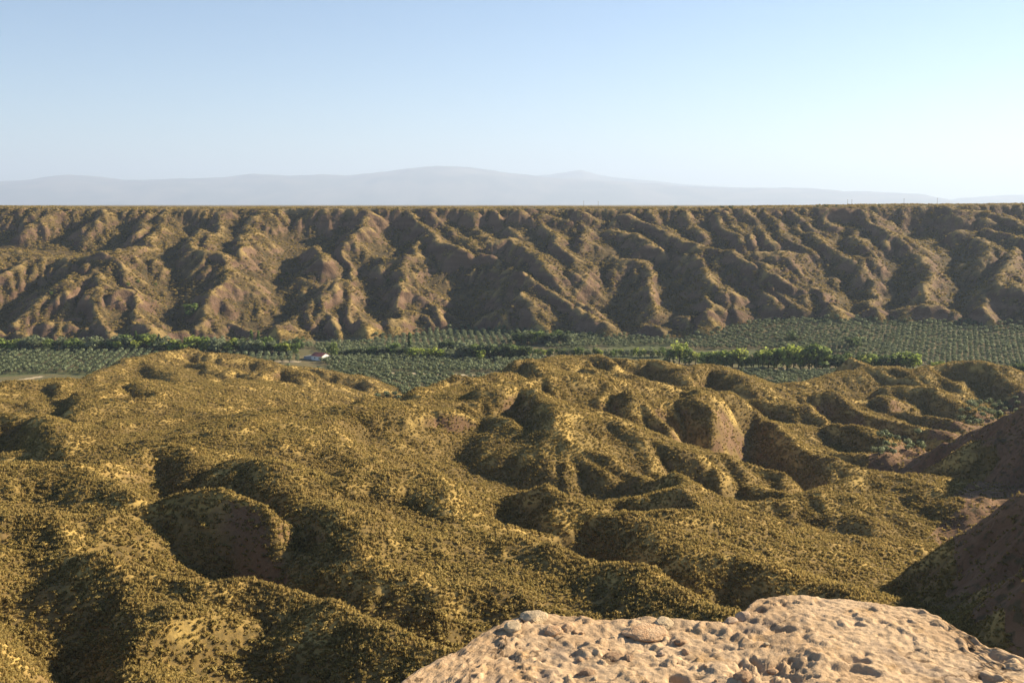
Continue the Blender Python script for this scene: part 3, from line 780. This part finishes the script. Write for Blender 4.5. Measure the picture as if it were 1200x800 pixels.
a_ = individuals('scrub_bush', scrub_m, P[big], sc_[big], 'low olive brown scrub bush on the bushy hillside below the ledge', 'bush', 'scrub bushes on the near hillside', 3)
cover('scrub', P[rest], sc_[rest], [[o] for o in a_[:4]], 'olive brown scrub covering the hills', 4)
print('scrub', len(P))
P, cr = scatter(0, d_straw, 5)
sc_ = (.6+.7*g.random(len(P))**1.8)*np.clip(P[:,1]/360, 1, 1.3)
order = np.argsort(P[:,1]/sc_); big = order[:300]; rest = order[300:]
a_ = individuals('grass_tussock', straw_m, P[big], sc_[big], 'straw coloured grass tussock on the hillside below the ledge', 'grass tussock', 'dry grass tussocks on the near hillside', 6)
cover('dry_grass', P[rest], sc_[rest], [[o] for o in a_[:3]], 'straw coloured dry grass on the hills', 7)
print('straw', len(P))
# scrub on the far escarpment
d_esc = (is_esc+is_plat*.8)*(.06+.07*fbm(qX, qY, 40, 3, 221)).clip(.008, .3)*sstep(.68, .82, qN)
P, cr = scatter(0, d_esc, 8); sc_ = 1.6+2.2*g.random(len(P))**2
scrub_src = [o for o in bpy.data.objects if o.name.startswith('scrub_bush')][:4]
cover('scrub', P, sc_, [[o] for o in scrub_src], 'scrub dotted over the far escarpment', 9)
print('esc scrub', len(P))

# ------------------------------------------------------------------ olive groves
def inpoly(px, py, poly):
    r = np.zeros(px.shape, bool); n = len(poly)
    for i in range(n):
        (x0, y0), (x1, y1) = poly[i], poly[(i+1) % n]
        c = ((y0 > py) != (y1 > py)) & (px < (x1-x0)*(py-y0)/((y1-y0) if y1 != y0 else 1e-9)+x0); r ^= c
    return r
olive_crown = [crown_mesh('crown', 60+i, [((0,0,2.5),(1.9,1.9,1.5)),((.9,.5,2.9),(1.2,1.2,1.1),.5),((-.8,.6,2.7),(1.2,1.2,1.1),.5),((.1,-.9,2.8),(1.3,1.2,1.1),.5)], 46, .40, M['olive_leaf']) for i in range(3)]
olive_trunk = trunk_mesh('trunk', 5, 1.3, .22, 3)
GROVES = [([(-60,411),(345,411),(350,424),(300,426),(190,428),(120,440),(60,437),(-60,443)], 7.0, .2),
          ([(372,424),(390,419),(640,420),(640,440),(600,437),(440,436),(395,434)], 6.6, -.3),
          ([(300,430),(395,435),(450,439),(620,443),(620,470),(470,480),(430,480),(395,486),(340,480)], 7.0, .5),
          ([(440,392),(500,384),(640,386),(650,404),(600,406),(440,408)], 7.2, .1),
          ([(345,404),(440,402),(560,408),(560,420),(400,420)], 7.0, -.2),
          ([(640,391),(720,392),(790,397),(805,404),(640,409)], 7.0, .55),
          ([(800,398),(850,384),(900,375),(1000,373),(1100,376),(1260,380),(1260,441),(1100,432),(1000,418),(940,412),(880,409),(805,410)], 6.8, .38),
          ([(835,436),(985,436),(970,460),(900,470),(850,455)], 6.6, .2),
          ([(1120,438),(1260,444),(1260,466),(1170,460)], 6.8, .3)]
OL = []
gg = np.random.default_rng(12)
for poly, spc, ang in GROVES:
    xs = np.arange(-750, 800, spc); A_, B_ = np.meshgrid(xs, np.arange(-350, 350, spc))
    x = A_*math.cos(ang)-B_*math.sin(ang); y = 950+A_*math.sin(ang)+B_*math.cos(ang)
    x = (x+gg.normal(size=x.shape)*.35).ravel(); y = (y+gg.normal(size=y.shape)*.35).ravel()
    k = (y > 600) & (y < 1200) & (np.abs(x/y) < .6); x, y = x[k], y[k]; z = ground(x, y); px, py = topix(x, y, z)
    fi, fj = fi_fj(x, y); ii = fi.astype(int); jj = fj.astype(int)
    nearval = (z-valley_z(x, y)) < 5.0
    k = inpoly(px, py, poly) & nearval & VIS[ii, jj] & (y < toe(x, y)+14) & (gg.random(len(x)) > .05)
    OL.append(np.stack([x[k], y[k], z[k]], 1))
OL = np.concatenate(OL)
# the little plots on the ravine floor
for poly, spc in (([(1015,520),(1030,508),(1085,510),(1100,520),(1080,532),(1040,535),(1020,532)], 6.0), ([(1120,480),(1140,474),(1195,466),(1200,482),(1150,500),(1125,497)], 5.5)):
    A_, B_ = np.meshgrid(np.arange(100, 420, spc), np.arange(400, 760, spc)); x = (A_+gg.normal(size=A_.shape)*.8).ravel(); y = (B_+gg.normal(size=A_.shape)*.8).ravel()
    z = ground(x, y); px, py = topix(x, y, z); fi, fj = fi_fj(x, y); k = inpoly(px, py, poly) & VIS[np.clip(fi.astype(int), 0, NR-1), np.clip(fj.astype(int), 0, NC-1)]
    OL = np.concatenate([OL, np.stack([x[k], y[k], z[k]], 1)])
print('olives', len(OL))
order = np.argsort(OL[:,1]); sc_ = (.85+.5*gg.random(len(OL)))*np.where(OL[:,1] < 640, .72, 1.0)
def make_tree(name, crown, trunk, p, s_, label, cat, group, rz, sz=None):
    e = bpy.data.objects.new(name, None); C.objects.link(e); e.location = p; e.rotation_euler = (0, 0, rz); e.scale = (s_, s_, sz or s_); e.empty_display_size = .1
    tagged(e, label, cat, group)
    for nm, me in (('trunk', trunk), ('crown', crown)):
        o = bpy.data.objects.new(nm, me); C.objects.link(o); o.parent = e
    return e
first = []
for n_, k in enumerate(order[:300]):
    e = make_tree('olive_tree', olive_crown[n_ % 3], olive_trunk, OL[k].tolist(), float(sc_[k]), 'silvery green olive tree standing in the planted grove rows on the valley floor', 'olive tree', 'olive trees in the groves', random.random()*6.28)
    if n_ < 3: first.append(list(e.children))
rest = order[300:]
cover('olive_grove', OL[rest], sc_[rest], first, 'far rows of silvery green olive trees', 14)

# ------------------------------------------------------------------ trees of the valley
def blobs(kind, g):
    if kind == 'poplar': return [((g.uniform(-.15,.15), g.uniform(-.15,.15), z), (.9-.055*abs(z-4)*1.2, .9-.055*abs(z-4)*1.2, 1.5), .7) for z in (1.6, 3.0, 4.6, 6.2, 7.8, 9.0)]
    if kind == 'conifer': return [((0, 0, z), (1.9-.19*z, 1.9-.19*z, 1.1), .8) for z in (1.4, 2.8, 4.2, 5.8, 7.4, 8.8)]
    out = [((0,0,3.9),(2.7,2.7,2.9),1.2)]
    for i in range(7):
        a_ = i*.9+g.uniform(-.3,.3); r_ = g.uniform(1.3,2.3); out.append(((math.cos(a_)*r_, math.sin(a_)*r_, g.uniform(1.3,6.6)), (1.8*g.uniform(.7,1.1), 1.7*g.uniform(.7,1.1), 1.6), .5))
    return out
TM = {}
for kd, shp, mt in (('bright','round','bright_leaf'), ('green','round','green_leaf'), ('dark','round','dark_leaf'), ('pale','round','olive_leaf'),
                    ('poplar','poplar','green_leaf'), ('bright_poplar','poplar','bright_leaf'), ('conifer','conifer','dark_leaf')):
    TM[kd] = [crown_mesh('crown', 80+i+len(kd), blobs(shp, random.Random(i*7+len(kd))), 60, .46, M[mt]) for i in range(2)]
tree_trunk = trunk_mesh('trunk', 9, 3.4, .28, 4); tall_trunk = trunk_mesh('trunk', 10, 6.5, .22, 3)
tcount = 0
def plant(px, py, hpx, kind, label, group, wide=1.0, name='tree', cat='tree'):
    global tcount
    x, y, z = valpt(px, py); H0 = 10.0 if 'poplar' in kind or kind == 'conifer' else 8.2
    sz = 1.45*hpx*y/1200.0/H0; s_ = sz*wide*1.1
    make_tree(name, TM[kind][tcount % 2], tall_trunk if 'poplar' in kind or kind == 'conifer' else tree_trunk, (x, y, z-.1), s_, label, cat, group, random.random()*6.28, sz); tcount += 1
rt = random.Random(31)
# belt below the escarpment, west of the shed
for px in np.arange(-30, 205, 5.0):
    plant(px+rt.uniform(-3,3), 411+rt.uniform(-1.5,1.5), rt.uniform(8,13), rt.choice(['green','bright','pale','green']), 'low bushy tree at the foot of the eroded cliffs beyond the open olive field', 'bushy trees at the cliff foot beyond the olive field', 1.25)
for px in np.arange(200, 352, 4.5):
    plant(px+rt.uniform(-3,3), 413+rt.uniform(-1.5,2), rt.uniform(9,15), rt.choice(['green','dark','pale','green','bright']), 'leafy tree in the dense belt between the red roofed shed and the cliffs', 'trees in the dense belt behind the shed', 1.1)
plant(160, 411, 15, 'poplar', 'slim green poplar rising from the bushes at the cliff foot', None, .8, 'poplar_tree')
plant(187, 411, 14, 'conifer', 'dark pointed tree among the bushes at the cliff foot', None, .9)
plant(295, 412, 17, 'poplar', 'tall slim poplar in the belt behind the shed', 'tall poplars in the belt behind the shed', .9, 'poplar_tree')
plant(303, 412, 16, 'poplar', 'tall slim poplar in the belt behind the shed', 'tall poplars in the belt behind the shed', .9, 'poplar_tree')
plant(225, 396, 12, 'green', 'green tree alone in a gully mouth of the cliffs', None, 1.3)
plant(390, 420, 15, 'green', 'green tree right beside the white gable of the shed', None, .8)
plant(405, 418, 9, 'pale', 'grey green bush beside the tree next to the shed', None, 1.3)
for px, h, k in ((412,8,'green'),(419,9,'pale'),(425,9,'pale'),(431,8,'dark'),(437,10,'green'),(443,9,'pale'),(449,9,'pale'),(455,9,'dark'),(461,13,'green'),(468,9,'pale'),(474,9,'dark')):
    plant(px, 418, h, k, 'grey green bush along the edge of the olive grove below the cliff', 'bushes along the edge of the olive grove', 1.2)
plant(480, 410, 14, 'poplar', 'tall dark poplar standing on the terrace edge below the cliffs', None, 1.0, 'poplar_tree')
plant(484, 421, 11, 'bright', 'small round yellow green tree at the grove edge below the poplar', None, 1.1)
for px, h in ((497,10),(507,11),(515,10)): plant(px, 421, h, 'bright', 'round light green tree next to the yellow green tree at the grove edge', 'round light green trees at the grove edge', 1.1)
for px, h in ((518,9),(524,10),(530,9),(537,9)): plant(px, 411, h, 'dark', 'dark tree in the shade below the olive terrace', 'dark trees below the olive terrace', .9)
plant(545, 420, 16, 'pale', 'broad pale green tree at the end of the shaded trees', None, 1.3)
for px in range(540, 616, 5): plant(px+rt.uniform(-2,2), 421, rt.uniform(11,15), rt.choice(['dark','green','pale']), 'dense dark tree in the thicket by the small white hut', 'trees of the thicket by the white hut', 1.0)
plant(563, 423, 11, 'bright', 'bright green young tree in front of the dark thicket', None, .9)
for px in range(606, 784, 5): plant(px+rt.uniform(-1.5,1.5), 418+rt.uniform(-1,1), rt.uniform(6,9.5), rt.choice(['bright','green','green','pale']), 'bright green tree in the long row at the foot of the olive rows', 'bright green trees in the long row', .85)
for px in range(606, 672, 6): plant(px, 403+rt.uniform(-1,1), rt.uniform(8,13), rt.choice(['dark','pale','green']), 'dark rounded tree on the bank above the bright green row', 'dark trees on the bank', 1.1)
for px, h, k in ((785,14,'green'),(796,20,'bright'),(803,17,'green'),(815,12,'bright'),(824,12,'green')): plant(px, 427, h, k, 'leafy tree in the clump at the end of the bright green row', 'trees of the clump ending the row', .9)
for px in range(828, 915, 6): plant(px+rt.uniform(-2,2), 431, rt.uniform(12,19), rt.choice(['bright','green','bright']), 'light green tree in the line beside the dirt track', 'light green trees beside the dirt track', .95)
for px, h in ((922,20),(930,23),(938,21)): plant(px, 433, h, 'bright', 'tall light green tree in the group by the dirt track', 'tall light trees by the dirt track', .8, 'tree')
for px, h in ((948,22),(956,25),(964,21)): plant(px, 433, h, 'green', 'big full green tree in the group by the dirt track', 'big green trees by the dirt track', 1.0)
for px in range(972, 1075, 7): plant(px, 432+rt.uniform(-1,1), rt.uniform(10,16), rt.choice(['green','dark','bright']), 'leafy tree rising behind the brown knoll', 'trees behind the brown knoll', 1.1)
plant(1000, 409, 12, 'dark', 'solitary tall dark tree among the olive rows', None, 1.5)
plant(928, 402, 10, 'dark', 'small dark round tree beside the bare mound in the olive rows', None, 1.2)
for px in (1098,1107,1116,1126): plant(px, 441, rt.uniform(11,15), 'bright', 'yellow green tree behind the rounded hill below the wide grove', 'yellow green trees behind the rounded hill', 1.2)
for px in range(1134, 1222, 7): plant(px, 444, rt.uniform(11,16), rt.choice(['dark','green']), 'dark green tree in the row under the wide olive slope', 'dark trees under the wide olive slope', 1.2)
for px, py in ((330,330),(336,322),(150,335),(162,332),(455,330),(470,330),(60,345),(182,335)):
    x, y, z = onground(px, py, lo=950); make_tree('bush', TM['green'][tcount % 2], tree_trunk, (x, y, z-.5), .62, 'green bush growing in a gully of the far cliffs', 'bush', 'green bushes in the cliff gullies', tcount, .5); tcount += 1
# bushes and poles along the skyline of the far plateau
for px, w_, h_ in ((792,1.5,.55),(846,1.9,.5),(856,2.2,.55),(958,1.2,.45),(968,1.6,.5),(980,1.0,.5),(466,.9,.4),(598,1.0,.4),(1030,1.0,.4),(340,.9,.35)):
    tx = ray(px, 243)[0]; y = RIM+6; make_tree('rim_bush', TM['dark'][tcount % 2], tree_trunk, (tx*y, y, float(ground(tx*y, y))-1.0), w_*.6, 'dark bush on the skyline of the far plateau rim', 'bush', 'bushes on the far plateau rim', tcount, h_*1.1); tcount += 1
def ring_tube(v, f, p, q, r0, r1, n=6):
    p = Vector(p); q = Vector(q); ax = (q-p).normalized(); s1 = ax.orthogonal().normalized(); s2 = ax.cross(s1); o = len(v)
    for c, rr in ((p, r0), (q, r1)):
        for i in range(n): a_ = 2*math.pi*i/n; v.append(tuple(c+s1*math.cos(a_)*rr+s2*math.sin(a_)*rr))
    for i in range(n): f.append((o+i, o+(i+1) % n, o+n+(i+1) % n, o+n+i))
    f.append(tuple(range(o+n-1, o-1, -1))); f.append(tuple(range(o+n, o+2*n)))
simple('weathered_wood', (.16,.13,.10))
for px in (684, 701, 993, 998, 1059, 1098):
    tx = ray(px, 243)[0]; y = RIM+16; e = bpy.data.objects.new('utility_pole', None); C.objects.link(e); e.location = (tx*y, y, float(ground(tx*y, y)))
    v, f = [], []; ring_tube(v, f, (0,0,-.5), (0,0,10), .22, .15); obj('pole', v, f, M['weathered_wood'], e)
    v, f = [], []; ring_tube(v, f, (-1.1,0,9.3), (1.1,0,9.3), .08, .08); obj('crossarm', v, f, M['weathered_wood'], e)
    tagged(e, 'thin utility pole on the far plateau rim', 'pole', 'utility poles on the far plateau')

# ------------------------------------------------------------------ the shed and the hut
def boxv(v, f, a, b):
    o = len(v)
    for z in (a[2], b[2]): v += [(a[0],a[1],z),(b[0],a[1],z),(b[0],b[1],z),(a[0],b[1],z)]
    f += [tuple(o+i for i in q) for q in ((3,2,1,0),(4,5,6,7),(0,1,5,4),(1,2,6,5),(2,3,7,6),(3,0,4,7))]
t = NT('white_wall', .8); t.col(t.mix(t.ramp(t.noise(.7, 4), .4, .7), (.80,.78,.73), (.66,.62,.55)))
t = NT('red_roof', .7); t.col(t.mix(t.ramp(t.noise(.5, 4), .4, .7), (.30,.10,.075), (.23,.085,.07)))
simple('grey_sheet', (.33,.34,.36), .6); simple('dark_door', (.09,.08,.07))
x, y, z = valpt(377, 423)
shed = bpy.data.objects.new('farm_shed', None); C.objects.link(shed); shed.location = (x, y, z); shed.rotation_euler = (0, 0, math.radians(-35)); shed.scale = (.95,)*3
tagged(shed, 'white farm shed with red gable roof and grey lean-to beside the olive grove', 'shed')
# local axes: -x along the long side, +y across the gable; the corner seen nearest is the origin
L_, W_, he, hr = 14.0, 12.0, 4.2, 6.8
v = [(0,0,0),(0,W_,0),(-L_,W_,0),(-L_,0,0),(0,0,he),(0,W_,he),(-L_,W_,he),(-L_,0,he),(0,W_/2,hr),(-L_,W_/2,hr)]
obj('wall', v, [(0,1,5,8,4),(1,2,6,5),(2,3,7,9,6),(3,0,4,7)], M['white_wall'], shed)
ov = .5; k_ = (hr-he)/(W_/2)
for sg in (0, 1):
    yy = [-ov, W_/2] if sg == 0 else [W_+ov, W_/2]; z0 = he-ov*k_+.12; z1 = hr+.12
    v = [(ov,yy[0],z0),(-L_-ov,yy[0],z0),(-L_-ov,yy[1],z1),(ov,yy[1],z1)]; v += [(a_,b_,c_+.16) for a_,b_,c_ in v]
    obj('roof', v, [(3,2,1,0),(4,5,6,7),(0,1,5,4),(1,2,6,5),(2,3,7,6),(3,0,4,7)], M['red_roof'], shed)
v, f = [], []; boxv(v, f, (.02, W_*.32, 0), (.10, W_*.68, 3.3)); d_ = obj('door', v, f, M['grey_sheet'], shed)
v, f = [], []; boxv(v, f, (.11, W_*.5-.1, 1.2), (.18, W_*.5+.1, 1.5)); obj('handle', v, f, M['dark_door'], d_)
for xx in (-3.5, -9.5):
    v, f = [], []; boxv(v, f, (xx-.7, -.06, 1.8), (xx+.7, -.01, 3.0)); w_ = obj('window', v, f, M['dark_door'], shed)
    v, f = [], []; boxv(v, f, (xx-.8, -.12, 1.65), (xx+.8, -.01, 1.78)); obj('sill', v, f, M['white_wall'], w_)
v = [(-L_-.02,.5,0),(-L_-.02,W_-1,0),(-L_-11,W_-1,0),(-L_-11,.5,0),(-L_-.02,.5,4.0),(-L_-.02,W_-1,4.0),(-L_-11,W_-1,2.4),(-L_-11,.5,2.4)]
obj('lean_to_wall', v, [(0,1,5,4),(1,2,6,5),(2,3,7,6),(3,0,4,7)], M['grey_sheet'], shed)
v = [(-L_-.02,.1,4.06),(-L_-.02,W_-.6,4.06),(-L_-11.5,W_-.6,2.40),(-L_-11.5,.1,2.40)]; v += [(a_,b_,c_+.12) for a_,b_,c_ in v]
obj('lean_to_roof', v, [(3,2,1,0),(4,5,6,7),(0,1,5,4),(1,2,6,5),(2,3,7,6),(3,0,4,7)], M['grey_sheet'], shed)
x, y, z = valpt(567, 412); hut = bpy.data.objects.new('pump_hut', None); C.objects.link(hut); hut.location = (x, y, z); hut.rotation_euler = (0,0,.5)
tagged(hut, 'tiny white hut on the bank above the thicket', 'hut')
v, f = [], []; boxv(v, f, (-1.4,-1.4,-.5), (1.4,1.4,4.2)); obj('wall', v, f, M['white_wall'], hut)
v = [(-1.7,-1.7,4.21),(1.7,-1.7,4.21),(1.7,1.7,4.21),(-1.7,1.7,4.21),(0,0,5.2)]; obj('roof', v, [(3,2,1,0),(0,1,4),(1,2,4),(2,3,4),(3,0,4)], M['white_wall'], hut)
v, f = [], []; boxv(v, f, (-.5,-1.46,-.3), (.5,-1.41,1.9)); obj('door', v, f, M['dark_door'], hut)

# ------------------------------------------------------------------ the rock ledge in front of the viewer
LZ = -2.6
edge = [(250,900),(400,845),(470,801),(505,778),(540,760),(565,742),(590,729),(625,718),(660,722),(700,725),(760,725),(820,728),(850,727),(872,714),(890,705),(930,697),(965,699),(1000,703),(1040,707),(1080,712),(1105,722),(1130,738),(1165,754),(1200,768),(1300,805),(1450,880)]
ex_, ey_ = [], []
for a, b in edge:
    tx, tz = ray(a, b); d = LZ/tz; ex_.append(tx*d); ey_.append(d)
ex_ = [-16, -9, -5] + ex_ + [9, 16]; ey_ = [-9, -4, .5] + ey_ + [2.0, -4.0]
def edge_y(x): return np.interp(x, ex_, ey_)
HOLES = []
for a, b, r_, dd in ((902,784,.20,.07), (938,777,.10,.05)):
    tx, tz = ray(a, b); HOLES.append((tx*LZ/tz, LZ/tz, r_, dd))
def ledge_z(x, y):
    s_ = y-edge_y(x)                                                   # metres beyond the edge
    s_ = s_ + .05*fbm(x, y, .55, 3, 301)
    smooth_r = sstep(.9, 2.2, x)                                       # the right part is worn smooth
    z = LZ + .05*fbm(x, y, 1.6, 3, 311)*sstep(.1, -.5, s_)
    rough = .010*ridged(x, y, .34, 2, 321) + .009*fbm(x, y, .15, 4, 331, .6)
    pits = -.016*sstep(.45, .75, fbm(x*1.0, y*1.4, .17, 3, 341)) - .05*sstep(.50, .85, fbm(x, y*1.4, .42, 3, 351)) + .018*sstep(.40, .50, fbm(x, y, .22, 3, 347))
    fine = .007*fbm(x, y, .045, 3, 361, .65)
    z = z + (rough*(1-.72*smooth_r) + pits*(1-.35*smooth_r) + fine)*sstep(.25, -.06, s_) - .02
    for hx, hy, hr, hd in HOLES:
        q = np.sqrt((x-hx)**2+((y-hy)*1.25)**2)/hr + .7*fbm(x, y, .09, 3, 381); z = z - .6*hd*sstep(1.15, .35, q)
    drop = np.where(s_ > 0, .10*np.minimum(s_, .3)+1.0*np.maximum(s_-.06, 0)**1.0*(1.2+1.6*sstep(0, 1.5, s_)), 0)
    cliff = .25*ridged(x, y, 1.7, 3, 371)*sstep(.3, 2, s_)
    z = z - drop + cliff
    side = sstep(0, 1, -x-1.0)
    return z - .04*np.maximum(-s_-1.2, 0)*0
lx = np.concatenate([np.linspace(-16, -2.2, 40), np.arange(-2.15, 4.3, .0125), np.linspace(4.35, 16, 40)])
ls = np.concatenate([np.linspace(-14, -1.75, 26), np.arange(-1.7, .30, .0125), np.linspace(.34, 1.2, 20), np.linspace(1.3, 20, 40)])
LX, LS = np.meshgrid(lx, ls); LY = edge_y(LX)+LS; LZZ = ledge_z(LX, LY)
n = len(lx); q = np.arange(len(ls)*n).reshape(len(ls), n); q = np.stack([q[:-1,:-1], q[:-1,1:], q[1:,1:], q[1:,:-1]], -1).reshape(-1, 4)
me = bpy.data.meshes.new('rock_ledge'); co = np.stack([LX.ravel(), LY.ravel(), LZZ.ravel()], 1).astype(np.float32)
me.vertices.add(len(co)); me.vertices.foreach_set('co', co.ravel()); me.loops.add(q.size); me.loops.foreach_set('vertex_index', q.ravel().astype(np.int32))
me.polygons.add(len(q)); me.polygons.foreach_set('loop_start', (np.arange(len(q))*4).astype(np.int32)); me.polygons.foreach_set('loop_total', np.full(len(q), 4, np.int32))
me.update(calc_edges=True); me.validate(); me.shade_smooth()
t = NT('ledge_rock', .92, .15)
a = t.mix(t.ramp(t.noise(1.3, 5, .6), .38, .64), (.385,.26,.15), (.49,.35,.215))
a = t.mix(t.ramp(t.noise(5.0, 5, .65), .52, .70), a, (.37,.24,.12))
a = t.mix(t.math('MULTIPLY', t.ramp(t.noise(2.2, 4, dist=.6), .56, .68), .7), a, (.25,.19,.14))
a = t.mix(t.ramp(t.noise(26, 4, .7), .55, .72), a, (.56,.42,.27))
t.bump(t.math('ADD', t.noise(22, 6, .7), t.math('MULTIPLY', t.noise(95, 3, .6), .12)), .5, .035)
vo = t.t.nodes.new('ShaderNodeTexVoronoi'); vo.feature = 'DISTANCE_TO_EDGE'; vo.inputs['Scale'].default_value = 1.7
ds = t.t.nodes.new('ShaderNodeVectorMath'); ds.operation = 'MULTIPLY_ADD'; nz = t.t.nodes.new('ShaderNodeTexNoise'); nz.inputs['Scale'].default_value = 3.0; nz.inputs['Detail'].default_value = 5
t.t.links.new(t.co, nz.inputs['Vector']); t.t.links.new(nz.outputs['Color'], ds.inputs[0]); ds.inputs[1].default_value = (.5,.5,.5); t.t.links.new(t.co, ds.inputs[2]); t.t.links.new(ds.outputs[0], vo.inputs['Vector'])
a = t.mix(t.math('MULTIPLY', t.ramp(vo.outputs['Distance'], .022, .004), t.ramp(t.noise(1.1, 3), .42, .58)), a, (.16,.105,.06))
t.col(a); me.materials.append(t.m)
o = bpy.data.objects.new('rock_ledge', me); C.objects.link(o); o['kind'] = 'structure'
import bmesh
def stone_mesh(name, seed, flat, material, sub=3):
    bm = bmesh.new(); bmesh.ops.create_icosphere(bm, subdivisions=sub, radius=1.0); g = np.random.default_rng(seed)
    cuts = g.normal(size=(11, 3)); cuts /= np.linalg.norm(cuts, axis=1)[:,None]; off = .62+.3*g.random(11)
    for vv in bm.verts:
        p = np.array(vv.co)
        for c, d in zip(cuts, off):
            e = p@c-d
            if e > 0: p = p-c*e*.9
        p = p*(1+.10*float(perlin(np.array(p[0]*2.1+seed), np.array(p[1]*2.1+p[2]*1.7)))+.04*float(perlin(np.array(p[0]*6+seed), np.array(p[1]*6+p[2]*5))))
        vv.co = (p[0], p[1]*.85, p[2]*flat)
    me = bpy.data.meshes.new(name); bm.to_mesh(me); bm.free(); me.materials.append(material); return me
def stone_mat(name, c1, c2):
    t = NT(name, .9, .15); a = t.mix(t.ramp(t.noise(3.0, 5), .35, .65), c1, c2); t.bump(t.noise(9, 5, .65), .5, .12); t.col(a); return t.m
m_tan = stone_mat('tan_stone', (.44,.27,.15), (.52,.36,.22)); m_grey = stone_mat('grey_stone', (.42,.32,.20), (.54,.42,.27)); m_brown = stone_mat('brown_stone', (.27,.17,.10), (.38,.255,.155)); m_pink = stone_mat('pink_stone', (.42,.29,.19), (.52,.38,.26))
def ledge_pt(px, py):
    tx, tz = ray(px, py); d = LZ/tz
    for _ in range(12): d = .4*d+.6*float(ledge_z(np.array(tx*d), np.array(d)))/tz
    return tx*d, d
def stone(px, py, wpx, flat, material, label, seed, group=None, rz=0.0, tilt=0.0):
    x, y = ledge_pt(px, py); z = float(ledge_z(np.array(x), np.array(y))); r = wpx*math.hypot(y, z)/1200.0/2
    o = bpy.data.objects.new('stone', stone_mesh('stone', seed, flat, material)); C.objects.link(o)
    o.location = (x, y, z+r*flat*.02); o.scale = (r, r, r); o.rotation_euler = (tilt, tilt*.6, rz); tagged(o, label, 'stone', group)
stone(755, 738, 58, .20, m_tan, 'long flat orange tan slab near the rim of the ledge', 1, rz=.25)
stone(779, 731, 30, .5, m_grey, 'angular pale grey stone leaning beside the orange slab', 2, rz=.6, tilt=.25)
stone(626, 724, 36, .42, m_grey, 'largest pale grey lump capping the left corner of the ledge rim', 3, rz=.2)
stone(602, 735, 26, .5, m_grey, 'grey stone just below the pale lump on the ledge rim', 4, rz=1.2)
stone(648, 741, 26, .55, m_tan, 'rounded orange tan stone between the pale lump and the slab', 5, rz=.8)
stone(664, 736, 20, .55, m_tan, 'smaller tan stone touching the rounded orange one', 6, rz=2.1)
stone(856, 729, 20, .6, m_pink, 'pinkish stone on the rim at the start of the smooth rise', 7, rz=.4)
stone(872, 724, 24, .6, m_pink, 'blocky pinkish stone beside the other pink stone on the rim', 8, rz=1.4)
stone(718, 771, 22, .6, m_brown, 'dark brown stone, the wider of a pair on the ledge', 9, rz=.3)
stone(736, 772, 18, .65, m_brown, 'dark brown stone, the smaller of a pair on the ledge', 10, rz=1.9)
stone(797, 753, 17, .6, m_brown, 'brown stone lying right of the orange slab', 11, rz=.9)
stone(802, 764, 13, .7, m_tan, 'small tan stone below the brown one', 12, rz=2.5)
stone(872, 793, 26, .5, m_brown, 'brown angular stone by the dark hollow in the ledge', 13, rz=.5)
stone(905, 786, 18, .6, m_tan, 'tan stone inside the dark hollow in the ledge', 14, rz=1.1)
stone(688, 788, 22, .45, m_brown, 'flat brown stone half sunk in the ledge below the pair', 15, rz=.1)
stone(775, 766, 12, .7, m_pink, 'small pink stone between the pair and the tan stone', 16, rz=.7)
pts = []
for i in range(26):
    px = rt.uniform(540, 900); py = rt.uniform(738, 800)
    stone(px, py, rt.uniform(4, 9), .5, rt.choice([m_tan, m_grey, m_tan]), 'small loose stone scattered on the rough side of the ledge', 40+i % 9, 'small loose stones on the ledge', rt.uniform(0, 6))

# ------------------------------------------------------------------ haze
hz = obj('haze', [(x,y,z) for z in (-190.0, 2290.0) for (x,y) in ((-66000,-900),(66000,-900),(66000,66000),(-66000,66000))],
         [(3,2,1,0),(4,5,6,7),(0,1,5,4),(1,2,6,5),(2,3,7,6),(3,0,4,7)], None)
hm = mat('haze'); hn = hm.node_tree.nodes; hn.remove(hn['Principled BSDF'])
pv = hn.new('ShaderNodeVolumePrincipled'); pv.inputs['Color'].default_value = (.60,.745,1.0,1); pv.inputs['Density'].default_value = 3.9e-5
pv.inputs['Anisotropy'].default_value = 0.18
hm.node_tree.links.new(pv.outputs[0], hn['Material Output'].inputs['Volume'])
hz.data.materials.append(hm); hz['kind'] = 'stuff'
